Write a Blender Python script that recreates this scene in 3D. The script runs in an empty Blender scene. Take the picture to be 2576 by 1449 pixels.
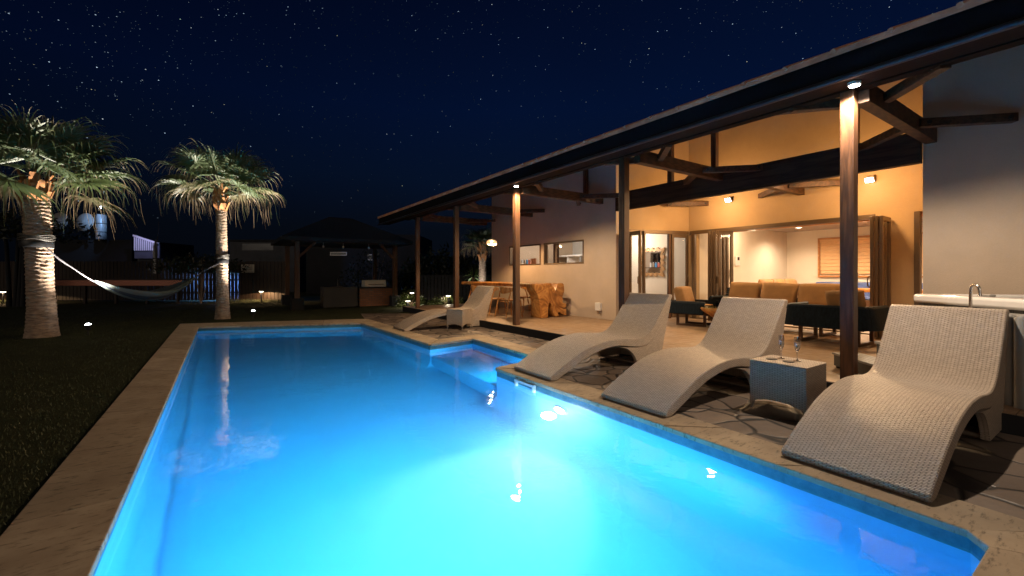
import bpy, bmesh, math, random
from mathutils import Vector, Matrix, noise
R = math.radians; PI = math.pi
random.seed(7)
S = bpy.context.scene
C = S.collection
# ------------------------------------------------------------------ camera
F_PX, HC = 1085.0, 1.25
TH = math.atan2(730.0, F_PX)
cam = bpy.data.objects.new('camera', bpy.data.cameras.new('camera')); C.objects.link(cam)
cam.data.sensor_width = 36; cam.data.lens = 36*F_PX/2576; cam.data.shift_y = -34.5/2576
cam.data.clip_end = 3000; cam.data.clip_start = .05
cam.location = (0, 0, HC); cam.rotation_euler = (PI/2, 0, -TH)
S.camera = cam
ST, CT = math.sin(TH), math.cos(TH)
def at(u, d):                      # ground plan of a spot seen at column u (2576 wide view) and depth d
    a = (u-1288)/F_PX
    return (d*(ST+a*CT), d*(CT-a*ST))
def zz(v, d): return HC+(690-v)/F_PX*d
# ------------------------------------------------------------------ materials
def nmat(name):
    m = bpy.data.materials.new(name); m.use_nodes = True
    nt = m.node_tree; b = nt.nodes['Principled BSDF']
    return m, nt, b
def N(nt, t, **k):
    n = nt.nodes.new(t)
    for a, v in k.items(): setattr(n, a, v)
    return n
def mth(nt, op, a, b=None, c=None):
    n = nt.nodes.new('ShaderNodeMath'); n.operation = op
    for i, x in enumerate((a, b, c)):
        if x is None: continue
        if isinstance(x, (int, float)): n.inputs[i].default_value = x
        else: nt.links.new(x, n.inputs[i])
    return n.outputs[0]
def mixc(nt, f, a, b, blend='MIX'):
    n = nt.nodes.new('ShaderNodeMix'); n.data_type = 'RGBA'; n.blend_type = blend
    for i, x in ((0, f), (6, a), (7, b)):
        if isinstance(x, (int, float)): n.inputs[i].default_value = x
        elif isinstance(x, tuple): n.inputs[i].default_value = (*x[:3], 1)
        else: nt.links.new(x, n.inputs[i])
    return n.outputs[2]
def ramp(nt, f, stops):
    n = nt.nodes.new('ShaderNodeValToRGB'); e = n.color_ramp.elements
    while len(e) > 1: e.remove(e[-1])
    for i, (p, c) in enumerate(stops):
        x = e[0] if i == 0 else e.new(p)
        x.position = p; x.color = (*c, 1) if len(c) == 3 else c
    nt.links.new(f, n.inputs[0]); return n.outputs[0]
def coords(nt, kind='Object', scale=(1, 1, 1), rot=(0, 0, 0)):
    tc = N(nt, 'ShaderNodeTexCoord'); mp = N(nt, 'ShaderNodeMapping')
    mp.inputs['Scale'].default_value = scale; mp.inputs['Rotation'].default_value = rot
    nt.links.new(tc.outputs[kind], mp.inputs[0]); return mp.outputs[0]
def noi(nt, co, scale, detail=4, rough=.55):
    n = N(nt, 'ShaderNodeTexNoise'); n.inputs['Scale'].default_value = scale
    n.inputs['Detail'].default_value = detail; n.inputs['Roughness'].default_value = rough
    nt.links.new(co, n.inputs['Vector']); return n.outputs['Fac']
def bump(nt, b, h, s, d=.01):
    n = N(nt, 'ShaderNodeBump'); n.inputs['Strength'].default_value = s; n.inputs['Distance'].default_value = d
    nt.links.new(h, n.inputs['Height']); nt.links.new(n.outputs[0], b.inputs['Normal'])
def pm(name, col, rough=.6, ns=6, na=.25, bs=60, bstr=.15, metal=0, spec=.5, d=.004, scale=(1, 1, 1)):
    m, nt, b = nmat(name)
    co = coords(nt, 'Object', scale)
    f = noi(nt, co, ns)
    lo = tuple(c*(1-na) for c in col); hi = tuple(min(1, c*(1+na)) for c in col)
    c = ramp(nt, f, [(.3, lo), (.7, hi)])
    nt.links.new(c, b.inputs['Base Color'])
    b.inputs['Roughness'].default_value = rough; b.inputs['Metallic'].default_value = metal
    b.inputs['Specular IOR Level'].default_value = spec
    if bstr: bump(nt, b, noi(nt, co, bs, 3), bstr, d)
    return m
def wood(name, c1, c2, scale=(1, 1, 12), rough=.45, bstr=.12, ns=3, spec=.5):
    m, nt, b = nmat(name); co = coords(nt, 'Object', scale)
    n1 = noi(nt, co, ns, 6, .6)
    w = N(nt, 'ShaderNodeTexWave'); w.inputs['Scale'].default_value = ns*.6; w.inputs['Distortion'].default_value = 9
    w.inputs['Detail'].default_value = 3; nt.links.new(co, w.inputs['Vector'])
    f = mth(nt, 'ADD', mth(nt, 'MULTIPLY', n1, .6), mth(nt, 'MULTIPLY', w.outputs['Fac'], .4))
    nt.links.new(ramp(nt, f, [(.25, c1), (.75, c2)]), b.inputs['Base Color'])
    b.inputs['Roughness'].default_value = rough; b.inputs['Specular IOR Level'].default_value = spec
    bump(nt, b, f, bstr, .004); return m
def emit(name, col, s):
    m, nt, b = nmat(name)
    b.inputs['Base Color'].default_value = (*col, 1)
    b.inputs['Emission Color'].default_value = (*col, 1); b.inputs['Emission Strength'].default_value = s
    return m
M = {}
def stucco(name, col):
    m, nt, b = nmat(name); co = coords(nt)
    f = noi(nt, co, 1.3, 5, .6); g = noi(nt, co, 55, 4, .7); k = noi(nt, co, 140, 2)
    c = mixc(nt, ramp(nt, f, [(.35, (0, 0, 0)), (.7, (1, 1, 1))]), tuple(x*.9 for x in col), tuple(min(1, x*1.06) for x in col))
    c = mixc(nt, mth(nt, 'MULTIPLY', g, .35), c, tuple(x*.62 for x in col))
    nt.links.new(c, b.inputs['Base Color']); b.inputs['Roughness'].default_value = .9
    b.inputs['Specular IOR Level'].default_value = .2
    bump(nt, b, mth(nt, 'ADD', g, mth(nt, 'MULTIPLY', k, .5)), .5, .006); return m
M['signboard'] = pm('sign board', (.62, .55, .42), .6, 3, .06, 40, 0)
M['stucco'] = stucco('stucco', (.58, .46, .35))
M['ochre'] = stucco('ochre stucco', (.58, .40, .215))
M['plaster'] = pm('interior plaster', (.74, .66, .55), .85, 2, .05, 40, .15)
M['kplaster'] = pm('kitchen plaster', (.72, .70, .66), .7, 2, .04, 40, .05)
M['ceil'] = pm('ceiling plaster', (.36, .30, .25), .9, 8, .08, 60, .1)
M['timber'] = wood('stained timber', (.055, .023, .010), (.145, .064, .028), (9, 9, .8), .5, .25)
M['timber_h'] = wood('stained timber beam', (.045, .021, .010), (.11, .052, .024), (.8, 9, 9), .55, .25)
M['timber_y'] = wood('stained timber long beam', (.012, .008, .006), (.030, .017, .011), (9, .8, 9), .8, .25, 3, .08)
M['timber_d'] = wood('dark stained header', (.030, .016, .009), (.075, .040, .022), (9, .8, 9), .6, .25, 3, .25)
M['fascia'] = pm('painted fascia', (.010, .009, .009), .85, 3, .3, 40, .12, spec=.06, scale=(1, .3, 1))
M['gutter'] = pm('gutter metal', (.03, .026, .025), .35, 3, .2, 40, .0)
M['tile'] = pm('roof tile', (.60, .27, .15), .9, 5, .3, 30, .2)
M['alu'] = pm('bronze aluminium', (.17, .115, .07), .38, 2, .12, 60, .03, metal=.55)
M['orangewood'] = wood('cedar trim', (.42, .17, .05), (.60, .28, .09), (6, 1, 6), .45, .1)
M['orangetrim_z'] = wood('cedar jamb', (.42, .17, .05), (.60, .28, .09), (6, 6, 1), .45, .1)
M['blind'] = pm('pleated blind', (.62, .38, .19), .8, 9, .10, 90, .1, scale=(1, 1, 6))
M['teak'] = wood('teak', (.36, .15, .04), (.60, .29, .09), (4, 4, 4), .28, .1, 2)
M['mirrorwood'] = wood('pale carved wood', (.40, .24, .12), (.56, .36, .19), (4, 4, 4), .5, .1)
def m_slab():
    m, nt, b = nmat('polished root wood'); co = coords(nt, 'Object', (1, 1, 1), (0, 0, .5))
    n1 = N(nt, 'ShaderNodeTexNoise'); n1.inputs['Scale'].default_value = 1.7; n1.inputs['Detail'].default_value = 2; n1.inputs['Distortion'].default_value = 1.6; nt.links.new(co, n1.inputs['Vector'])
    rg = mth(nt, 'ADD', mth(nt, 'MULTIPLY', mth(nt, 'SINE', mth(nt, 'MULTIPLY', n1.outputs['Fac'], 34.0)), .13), noi(nt, co, 3.2, 5, .6))
    nt.links.new(ramp(nt, rg, [(.22, (.20, .070, .016)), (.5, (.44, .18, .045)), (.8, (.64, .33, .10))]), b.inputs['Base Color'])
    b.inputs['Roughness'].default_value = .28; bump(nt, b, noi(nt, co, 5, 3), .25, .03); return m
M['slab'] = m_slab()
M['white'] = pm('white plastic', (.75, .72, .68), .35, 2, .04, 40, 0)
M['acrylic'] = pm('acrylic', (.82, .78, .74), .12, 2, .03, 40, 0)
M['grey'] = pm('grey composite', (.25, .235, .215), .6, 4, .12, 70, .1, scale=(6, 6, .6))
M['greydark'] = pm('dark composite', (.055, .05, .045), .6, 4, .15, 70, .1, scale=(6, 6, .6))
M['chrome'] = pm('brushed steel', (.72, .68, .64), .22, 3, .05, 200, .02, metal=1)
M['black'] = pm('black metal', (.018, .018, .020), .45, 4, .2, 60, .05)
M['navy'] = pm('navy rope weave', (.008, .014, .020), .8, 30, .35, 90, .5, spec=.12, scale=(1, 1, .3), d=.01)
M['navyframe'] = pm('navy frame', (.012, .018, .024), .6, 10, .2, 60, .1, spec=.25)
M['darkwood'] = wood('dark walnut', (.05, .022, .012), (.10, .045, .022), (6, 6, 6), .4, .1)
M['cushion'] = pm('tan cushion cloth', (.27, .145, .052), .85, 5, .14, 160, .3)
M['leather'] = pm('tan leather', (.50, .27, .11), .5, 5, .15, 30, .25)
M['blue'] = pm('blue cloth', (.09, .13, .30), .8, 7, .12, 120, .2)
M['heater'] = pm('grey appliance shell', (.22, .20, .19), .4, 3, .08, 40, 0)
M['floor_in'] = pm('interior floor', (.46, .36, .26), .45, 3, .08, 30, .03)
M['trunk'] = pm('palm bark', (.34, .24, .17), .9, 9, .45, 45, .9, scale=(1, 1, 4), d=.015)
M['boot'] = pm('palm leaf boots', (.36, .155, .055), .8, 14, .4, 40, .6, scale=(1, 1, .4), d=.01)
M['fence'] = wood('fence boards', (.013, .007, .004), (.034, .017, .010), (7, 7, .7), .7, .2)
M['brick'] = None
M['glassdark'] = pm('dark panel', (.02, .025, .035), .15, 3, .1, 40, 0)
M['concrete'] = pm('weathered render', (.06, .062, .07), .9, 2, .2, 40, .3)
M['dark'] = pm('dark painted wall', (.014, .014, .016), .9, 2, .2, 40, .2)
M['rope'] = pm('cotton rope', (.075, .07, .08), .9, 20, .15, 120, .4)
M['bulb_w'] = emit('lamp lens', (1, .93, .82), 60)
M['bulb_f'] = emit('flood lens', (.93, .96, 1), 40)
M['bulb_warm'] = emit('bulb', (1, .78, .5), 14)
M['bulb_b'] = emit('bollard lens', (1, .85, .66), 8)
M['down_in'] = emit('ceiling lens', (1, .9, .72), 14)
M['bulb_blue'] = emit('blue flood lens', (.55, .75, 1), 45)
M['bulb_pool'] = emit('pool lens', (.9, .97, 1), 45)

def weave(name, col, dark, P=.044, Rr=.0105):
    m, nt, b = nmat(name)
    tc = N(nt, 'ShaderNodeTexCoord'); sp = N(nt, 'ShaderNodeSeparateXYZ'); nt.links.new(tc.outputs['UV'], sp.inputs[0])
    u = mth(nt, 'DIVIDE', sp.outputs[0], P); v = mth(nt, 'DIVIDE', sp.outputs[1], Rr)
    fl = mth(nt, 'FLOOR', v); odd = mth(nt, 'MULTIPLY', mth(nt, 'MODULO', mth(nt, 'ABSOLUTE', fl), 2.0), .5)
    s = mth(nt, 'ABSOLUTE', mth(nt, 'SINE', mth(nt, 'MULTIPLY', mth(nt, 'ADD', u, odd), PI)))
    t = mth(nt, 'ABSOLUTE', mth(nt, 'SINE', mth(nt, 'MULTIPLY', v, PI)))
    h = mth(nt, 'MULTIPLY', mth(nt, 'POWER', s, .42), mth(nt, 'POWER', t, .6))
    wn = N(nt, 'ShaderNodeTexWhiteNoise'); wn.noise_dimensions = '2D'
    cb = N(nt, 'ShaderNodeCombineXYZ'); nt.links.new(mth(nt, 'FLOOR', mth(nt, 'ADD', u, odd)), cb.inputs[0]); nt.links.new(fl, cb.inputs[1])
    nt.links.new(cb.outputs[0], wn.inputs['Vector'])
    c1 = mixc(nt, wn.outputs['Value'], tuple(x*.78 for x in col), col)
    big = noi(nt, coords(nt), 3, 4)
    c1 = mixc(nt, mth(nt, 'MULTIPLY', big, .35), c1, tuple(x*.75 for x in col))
    c = mixc(nt, ramp(nt, h, [(.18, (0, 0, 0)), (.62, (1, 1, 1))]), dark, c1)  # shade in the gaps between strands is mixed into the colour
    nt.links.new(c, b.inputs['Base Color']); b.inputs['Roughness'].default_value = .42
    bump(nt, b, h, 1.0, .006); return m
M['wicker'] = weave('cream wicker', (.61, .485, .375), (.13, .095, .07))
M['ropeband'] = weave('navy woven band', (.03, .045, .055), (.006, .008, .010), .05, .03)

def m_flag():
    m, nt, b = nmat('crazy paving'); co = coords(nt, 'Object', (1, 1, 1))
    wv = N(nt, 'ShaderNodeTexNoise'); wv.inputs['Scale'].default_value = 1.5; nt.links.new(co, wv.inputs['Vector'])
    vm = N(nt, 'ShaderNodeVectorMath', operation='MULTIPLY_ADD'); vm.inputs[1].default_value = (.35, .35, 0)
    nt.links.new(wv.outputs['Color'], vm.inputs[0]); nt.links.new(co, vm.inputs[2])
    v1 = N(nt, 'ShaderNodeTexVoronoi', feature='DISTANCE_TO_EDGE'); v1.inputs['Scale'].default_value = 3.2
    v2 = N(nt, 'ShaderNodeTexVoronoi', feature='F1'); v2.inputs['Scale'].default_value = 3.2
    for v in (v1, v2): nt.links.new(vm.outputs[0], v.inputs['Vector'])
    sc = N(nt, 'ShaderNodeSeparateXYZ'); nt.links.new(v2.outputs['Color'], sc.inputs[0])
    st = ramp(nt, sc.outputs[0], [(0, (.115, .082, .062)), (.5, (.20, .148, .112)), (1, (.31, .235, .18))])
    g = noi(nt, co, 14, 6, .65)
    st = mixc(nt, mth(nt, 'MULTIPLY', g, .6), st, (.07, .052, .042))
    j = ramp(nt, v1.outputs['Distance'], [(.022, (1, 1, 1)), (.055, (0, 0, 0))])
    c = mixc(nt, j, st, (.025, .02, .017))
    nt.links.new(c, b.inputs['Base Color'])
    wet = ramp(nt, noi(nt, co, .9, 3), [(.45, (.70, .70, .70)), (.66, (.36, .36, .36))])
    nt.links.new(wet, b.inputs['Roughness'])
    hh = mth(nt, 'ADD', ramp(nt, v1.outputs['Distance'], [(.015, (0, 0, 0)), (.075, (1, 1, 1))]), mth(nt, 'MULTIPLY', g, .5))
    bump(nt, b, hh, .8, .012); return m
M['flag'] = m_flag()
def m_coping():
    m, nt, b = nmat('coping stone'); co = coords(nt)
    a = noi(nt, co, 3, 6, .6); g = noi(nt, coords(nt, 'Object', (6, 18, 6)), 1.6, 6, .7)
    c = ramp(nt, a, [(.3, (.34, .25, .165)), (.7, (.50, .39, .27))])
    c = mixc(nt, ramp(nt, g, [(.53, (0, 0, 0)), (.68, (.9, .9, .9))]), c, (.115, .085, .05))
    ge = N(nt, 'ShaderNodeNewGeometry')
    c = mixc(nt, 1.0, c, ramp(nt, ge.outputs['Random Per Island'], [(0, (.72, .71, .69)), (1, (1.0, 1.0, 1.0))]), 'MULTIPLY')
    nt.links.new(c, b.inputs['Base Color']); b.inputs['Roughness'].default_value = .75
    bump(nt, b, g, .35, .005); return m
M['coping'] = m_coping()
def m_deck():
    m, nt, b = nmat('terrace tile'); co = coords(nt)
    br = N(nt, 'ShaderNodeTexBrick'); br.offset = 0; br.inputs['Scale'].default_value = 1
    br.inputs['Brick Width'].default_value = 1.2; br.inputs['Row Height'].default_value = .6; br.inputs['Mortar Size'].default_value = .004
    br.inputs['Color1'].default_value = (.37, .245, .15, 1); br.inputs['Color2'].default_value = (.33, .22, .13, 1); br.inputs['Mortar'].default_value = (.10, .07, .045, 1)
    nt.links.new(co, br.inputs['Vector'])
    f = noi(nt, co, 1.2, 6, .6); g = noi(nt, co, 9, 5)
    c = mixc(nt, ramp(nt, f, [(.4, (0, 0, 0)), (.75, (.55, .55, .55))]), br.outputs['Color'], (.20, .12, .065))
    nt.links.new(c, b.inputs['Base Color'])
    nt.links.new(ramp(nt, g, [(.3, (.35, .35, .35)), (.7, (.55, .55, .55))]), b.inputs['Roughness'])
    bump(nt, b, mth(nt, 'ADD', mth(nt, 'MULTIPLY', br.outputs['Fac'], -1.0), mth(nt, 'MULTIPLY', g, .2)), .3, .004); return m
M['deck'] = m_deck()
def m_brick():
    m, nt, b = nmat('brick'); co = coords(nt, 'Object', (1, 1, 1), (PI/2, 0, 0))
    br = N(nt, 'ShaderNodeTexBrick'); br.inputs['Scale'].default_value = 1
    br.inputs['Brick Width'].default_value = .22; br.inputs['Row Height'].default_value = .075; br.inputs['Mortar Size'].default_value = .008
    br.inputs['Color1'].default_value = (.30, .12, .05, 1); br.inputs['Color2'].default_value = (.22, .08, .035, 1); br.inputs['Mortar'].default_value = (.12, .09, .07, 1)
    nt.links.new(co, br.inputs['Vector']); nt.links.new(br.outputs['Color'], b.inputs['Base Color']); b.inputs['Roughness'].default_value = .85
    bump(nt, b, mth(nt, 'MULTIPLY', br.outputs['Fac'], -1.0), .5, .008); return m
M['brick'] = m_brick()
def m_lawn():
    m, nt, b = nmat('lawn'); co = coords(nt)
    f = noi(nt, co, 2, 6, .7); g = noi(nt, co, 60, 3, .8)
    c = ramp(nt, f, [(.3, (.018, .024, .010)), (.7, (.040, .045, .020))])
    c = mixc(nt, mth(nt, 'MULTIPLY', g, .5), c, (.07, .065, .03))
    nt.links.new(c, b.inputs['Base Color']); b.inputs['Roughness'].default_value = .95; b.inputs['Specular IOR Level'].default_value = .1
    bump(nt, b, g, 1, .03); return m
M['lawn'] = m_lawn()
def m_grass():
    m, nt, b = nmat('grass blade'); oi = noi(nt, coords(nt), 3, 3)
    nt.links.new(ramp(nt, oi, [(.3, (.022, .034, .010)), (.7, (.07, .075, .03))]), b.inputs['Base Color']); b.inputs['Roughness'].default_value = .7; return m
M['grass'] = m_grass()
def m_leaf(name, green, dry):
    m, nt, b = nmat(name)
    a = N(nt, 'ShaderNodeAttribute'); a.attribute_name = 'dry'
    f = noi(nt, coords(nt), 4, 3)
    k = mth(nt, 'ADD', a.outputs['Fac'], mth(nt, 'MULTIPLY', mth(nt, 'SUBTRACT', f, .5), .5)); 
    nt.links.new(mixc(nt, ramp(nt, k, [(.25, (0, 0, 0)), (.85, (1, 1, 1))]), green, dry), b.inputs['Base Color'])
    b.inputs['Roughness'].default_value = .42
    tr = N(nt, 'ShaderNodeBsdfTranslucent'); tr.inputs[0].default_value = (green[0]*1.3, green[1]*1.4, green[2], 1)
    mx = N(nt, 'ShaderNodeMixShader'); mx.inputs[0].default_value = .22
    out = nt.nodes['Material Output']
    nt.links.new(b.outputs[0], mx.inputs[1]); nt.links.new(tr.outputs[0], mx.inputs[2]); nt.links.new(mx.outputs[0], out.inputs[0])
    return m
M['palm'] = m_leaf('palm leaf', (.105, .14, .075), (.24, .17, .105))
M['shrub'] = m_leaf('shrub leaf', (.06, .09, .025), (.12, .12, .04))
M['darkleaf'] = m_leaf('dark foliage', (.02, .03, .012), (.04, .04, .02))
def m_glass(name='window glass', tint=(1, 1, 1)):
    m = bpy.data.materials.new(name); m.use_nodes = True; nt = m.node_tree; nt.nodes.clear()
    o = N(nt, 'ShaderNodeOutputMaterial'); t = N(nt, 'ShaderNodeBsdfTransparent'); t.inputs[0].default_value = (*tint, 1)
    g = N(nt, 'ShaderNodeBsdfGlossy'); g.inputs['Roughness'].default_value = .02
    fr = N(nt, 'ShaderNodeLayerWeight'); fr.inputs[0].default_value = .5
    fk = mth(nt, 'ADD', mth(nt, 'MULTIPLY', mth(nt, 'POWER', fr.outputs['Facing'], 5.0), .9), .035)
    mx = N(nt, 'ShaderNodeMixShader'); nt.links.new(fk, mx.inputs[0]); nt.links.new(t.outputs[0], mx.inputs[1]); nt.links.new(g.outputs[0], mx.inputs[2])
    nt.links.new(mx.outputs[0], o.inputs[0]); return m
M['glass'] = m_glass()
M['glass_t'] = m_glass('table glass', (.85, .95, .92))
def m_crystal():
    m, nt, b = nmat('crystal'); b.inputs['Transmission Weight'].default_value = 1; b.inputs['Roughness'].default_value = 0
    b.inputs['IOR'].default_value = 1.45; return m
M['crystal'] = m_crystal()
def m_water():
    m, nt, b = nmat('pool water'); b.inputs['Transmission Weight'].default_value = 1; b.inputs['Roughness'].default_value = 0
    b.inputs['IOR'].default_value = 1.33; b.inputs['Base Color'].default_value = (1, 1, 1, 1)
    co = coords(nt, 'Object', (1, 1, 1), (0, 0, .4))
    h = mth(nt, 'ADD', noi(nt, co, 2.2, 3, .5), mth(nt, 'MULTIPLY', noi(nt, co, 9, 2, .5), .18))
    bump(nt, b, h, .06, .12)
    va = N(nt, 'ShaderNodeVolumeAbsorption'); va.inputs['Color'].default_value = (.02, .70, .98, 1); va.inputs['Density'].default_value = .09
    vs_ = N(nt, 'ShaderNodeVolumeScatter'); vs_.inputs['Color'].default_value = (.55, .76, 1, 1); vs_.inputs['Density'].default_value = .20; vs_.inputs['Anisotropy'].default_value = .35
    ad = N(nt, 'ShaderNodeAddShader'); nt.links.new(va.outputs[0], ad.inputs[0]); nt.links.new(vs_.outputs[0], ad.inputs[1])
    nt.links.new(ad.outputs[0], nt.nodes['Material Output'].inputs['Volume']); return m
M['water'] = m_water()
def m_basin():
    m, nt, b = nmat('pool lining'); co = coords(nt)
    nt.links.new(ramp(nt, noi(nt, co, 2.5, 4), [(.3, (.22, .50, .84)), (.7, (.25, .54, .88))]), b.inputs['Base Color'])
    b.inputs['Roughness'].default_value = .6; return m
M['basin'] = m_basin()
def m_band():
    m, nt, b = nmat('waterline band'); co = coords(nt)
    nt.links.new(ramp(nt, noi(nt, co, 9, 6, .7), [(.3, (.04, .13, .18)), (.7, (.10, .24, .29))]), b.inputs['Base Color']); b.inputs['Roughness'].default_value = .4; return m
M['band'] = m_band()
def m_stripe(name, c1, c2, axis, freq):
    m, nt, b = nmat(name); tc = N(nt, 'ShaderNodeTexCoord'); sp = N(nt, 'ShaderNodeSeparateXYZ'); nt.links.new(tc.outputs['UV'], sp.inputs[0])
    s = mth(nt, 'FRACT', mth(nt, 'MULTIPLY', sp.outputs[axis], freq))
    nt.links.new(mixc(nt, ramp(nt, s, [(.45, (0, 0, 0)), (.55, (1, 1, 1))]), c1, c2), b.inputs['Base Color']); b.inputs['Roughness'].default_value = .85; return m
M['hammock'] = m_stripe('striped hammock cloth', (.022, .032, .05), (.11, .13, .12), 1, 3.0)
def m_chev():
    m, nt, b = nmat('chevron cloth'); sp = N(nt, 'ShaderNodeSeparateXYZ'); nt.links.new(coords(nt), sp.inputs[0])
    tri = mth(nt, 'ABSOLUTE', mth(nt, 'SUBTRACT', mth(nt, 'FRACT', mth(nt, 'MULTIPLY', sp.outputs[0], 2.2)), .5))
    s = mth(nt, 'FRACT', mth(nt, 'ADD', mth(nt, 'MULTIPLY', sp.outputs[2], 9), mth(nt, 'MULTIPLY', tri, 4)))
    nt.links.new(mixc(nt, ramp(nt, s, [(.45, (0, 0, 0)), (.55, (1, 1, 1))]), (.75, .26, .15), (.20, .08, .05)), b.inputs['Base Color']); return m
M['chevron'] = m_chev()
# ------------------------------------------------------------------ mesh builder
class MB:
    def __init__(s): s.v = []; s.f = []; s.uv = []; s.dry = []
    def add(s, vs, fs, uvs=None):
        o = len(s.v); s.v += [tuple(p) for p in vs]
        for i, f in enumerate(fs):
            s.f.append([o+k for k in f]); s.uv.append(uvs[i] if uvs else None)
        return s
    def box(s, x0, x1, y0, y1, z0, z1):
        vs = [(x, y, z) for x in (x0, x1) for y in (y0, y1) for z in (z0, z1)]
        fs = [(0, 1, 3, 2), (4, 6, 7, 5), (0, 4, 5, 1), (2, 3, 7, 6), (0, 2, 6, 4), (1, 5, 7, 3)]
        uv = []
        for k, f in enumerate(fs):
            a, b = ((1, 2), (1, 2), (0, 2), (0, 2), (0, 1), (0, 1))[k]
            uv.append([(vs[i][a], vs[i][b]) for i in f])
        return s.add(vs, fs, uv)
    def obox(s, p0, p1, w, h, up=(0, 0, 1)):      # a beam of section w x h from p0 to p1
        a, b = Vector(p0), Vector(p1); d = (b-a).normalized(); u = Vector(up)
        r = d.cross(u)
        if r.length < 1e-4: r = Vector((1, 0, 0))
        r.normalize(); t = r.cross(d).normalized()
        vs = []
        for q in (a, b):
            for i, j in ((-1, -1), (1, -1), (1, 1), (-1, 1)): vs.append(q+r*(w/2*i)+t*(h/2*j))
        return s.add(vs, [(3, 2, 1, 0), (4, 5, 6, 7), (0, 1, 5, 4), (1, 2, 6, 5), (2, 3, 7, 6), (3, 0, 4, 7)])
    def tube(s, pts, rad, n=8, cap=True):
        pts = [Vector(p) for p in pts]; L = len(pts)
        rad = rad if isinstance(rad, (list, tuple)) else [rad]*L
        vs = []; pr = None
        for i, p in enumerate(pts):
            d = (pts[min(i+1, L-1)]-pts[max(i-1, 0)]).normalized()
            if pr is None:
                r = d.cross(Vector((0, 0, 1)))
                if r.length < 1e-3: r = Vector((1, 0, 0))
            else: r = pr-d*pr.dot(d)
            r.normalize(); pr = r; t = d.cross(r)
            for k in range(n): vs.append(p+(r*math.cos(2*PI*k/n)+t*math.sin(2*PI*k/n))*rad[i])
        fs = [(i*n+k, i*n+(k+1) % n, (i+1)*n+(k+1) % n, (i+1)*n+k) for i in range(L-1) for k in range(n)]
        if cap: fs += [tuple(reversed(range(n))), tuple((L-1)*n+k for k in range(n))]
        return s.add(vs, fs)
    def lathe(s, prof, n=24, c=(0, 0, 0), mat=None):
        vs = []
        for r, z in prof:
            for k in range(n): vs.append((r*math.cos(2*PI*k/n), r*math.sin(2*PI*k/n), z))
        if mat: vs = [mat @ Vector(p) for p in vs]
        vs = [(p[0]+c[0], p[1]+c[1], p[2]+c[2]) for p in vs]
        return s.add(vs, [(i*n+k, i*n+(k+1) % n, (i+1)*n+(k+1) % n, (i+1)*n+k) for i in range(len(prof)-1) for k in range(n)])
    def prism(s, out, y0, y1):                    # outline in x,z pushed along y, with arc length uv
        n = len(out); vs = [(x, y0, z) for x, z in out]+[(x, y1, z) for x, z in out]
        L = [0]
        for i in range(n): L.append(L[-1]+math.dist(out[i], out[(i+1) % n]))
        fs = []; uv = []
        for i in range(n):
            j = (i+1) % n
            fs.append((i, j, n+j, n+i)); uv.append([(y0, L[i]), (y0, L[i+1]), (y1, L[i+1]), (y1, L[i])])
        fs.append(tuple(reversed(range(n)))); uv.append([(out[i][0], out[i][1]) for i in reversed(range(n))])
        fs.append(tuple(range(n, 2*n))); uv.append([(out[i][0], out[i][1]) for i in range(n)])
        return s.add(vs, fs, uv)
    def poly(s, pts, z0, z1):                     # plan polygon pushed up
        n = len(pts); vs = [(x, y, z0) for x, y in pts]+[(x, y, z1) for x, y in pts]
        return s.add(vs, [(i, (i+1) % n, n+(i+1) % n, n+i) for i in range(n)]+[tuple(reversed(range(n))), tuple(range(n, 2*n))])
    def build(s, name, mat, parent=None, bev=0, smooth=None, world=False, seg=2, fix=True):
        me = bpy.data.meshes.new(name)
        off = Vector(parent.location) if (world and parent) else Vector((0, 0, 0))
        me.from_pydata([tuple(Vector(p)-off) for p in s.v] if world else s.v, [], s.f)
        if any(u for u in s.uv):
            l = me.uv_layers.new(name='UVMap')
            k = 0
            for f, u in zip(s.f, s.uv):
                for i in range(len(f)): l.data[k+i].uv = u[i] if u else (0, 0)
                k += len(f)
        if s.dry:
            a = me.attributes.new('dry', 'FLOAT', 'POINT'); a.data.foreach_set('value', s.dry)
        me.materials.append(M[mat] if isinstance(mat, str) else mat)
        if fix:
            b = bmesh.new(); b.from_mesh(me); bmesh.ops.recalc_face_normals(b, faces=b.faces); b.to_mesh(me); b.free()
        if smooth:
            for p in me.polygons: p.use_smooth = True
            if smooth < 170: me.set_sharp_from_angle(angle=R(smooth))
        o = bpy.data.objects.new(name, me); C.objects.link(o)
        if parent: o.parent = parent
        if bev:
            b = o.modifiers.new('bevel', 'BEVEL'); b.width = bev; b.segments = seg; b.limit_method = 'ANGLE'; b.angle_limit = R(40); b.harden_normals = False
        return o
def tag(o, label=None, cat=None, group=None, kind=None):
    for k, v in (('label', label), ('category', cat), ('group', group), ('kind', kind)):
        if v: o[k] = v
    return o
def thing(name, label, cat, loc=(0, 0, 0), rz=0, group=None):
    o = bpy.data.objects.new(name, None); C.objects.link(o); o.location = loc; o.rotation_euler = (0, 0, rz); o.empty_display_size = .1
    return tag(o, label, cat, group)
def dup(root, loc, rz=None, label=None):
    r = root.copy(); C.objects.link(r); r.location = loc
    if rz is not None: r.rotation_euler = (0, 0, rz)
    if label: r['label'] = label
    for ch in list(root.children):
        c = ch.copy(); C.objects.link(c); c.parent = r
        for g in list(ch.children):
            d = g.copy(); C.objects.link(d); d.parent = c
    return r
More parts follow.
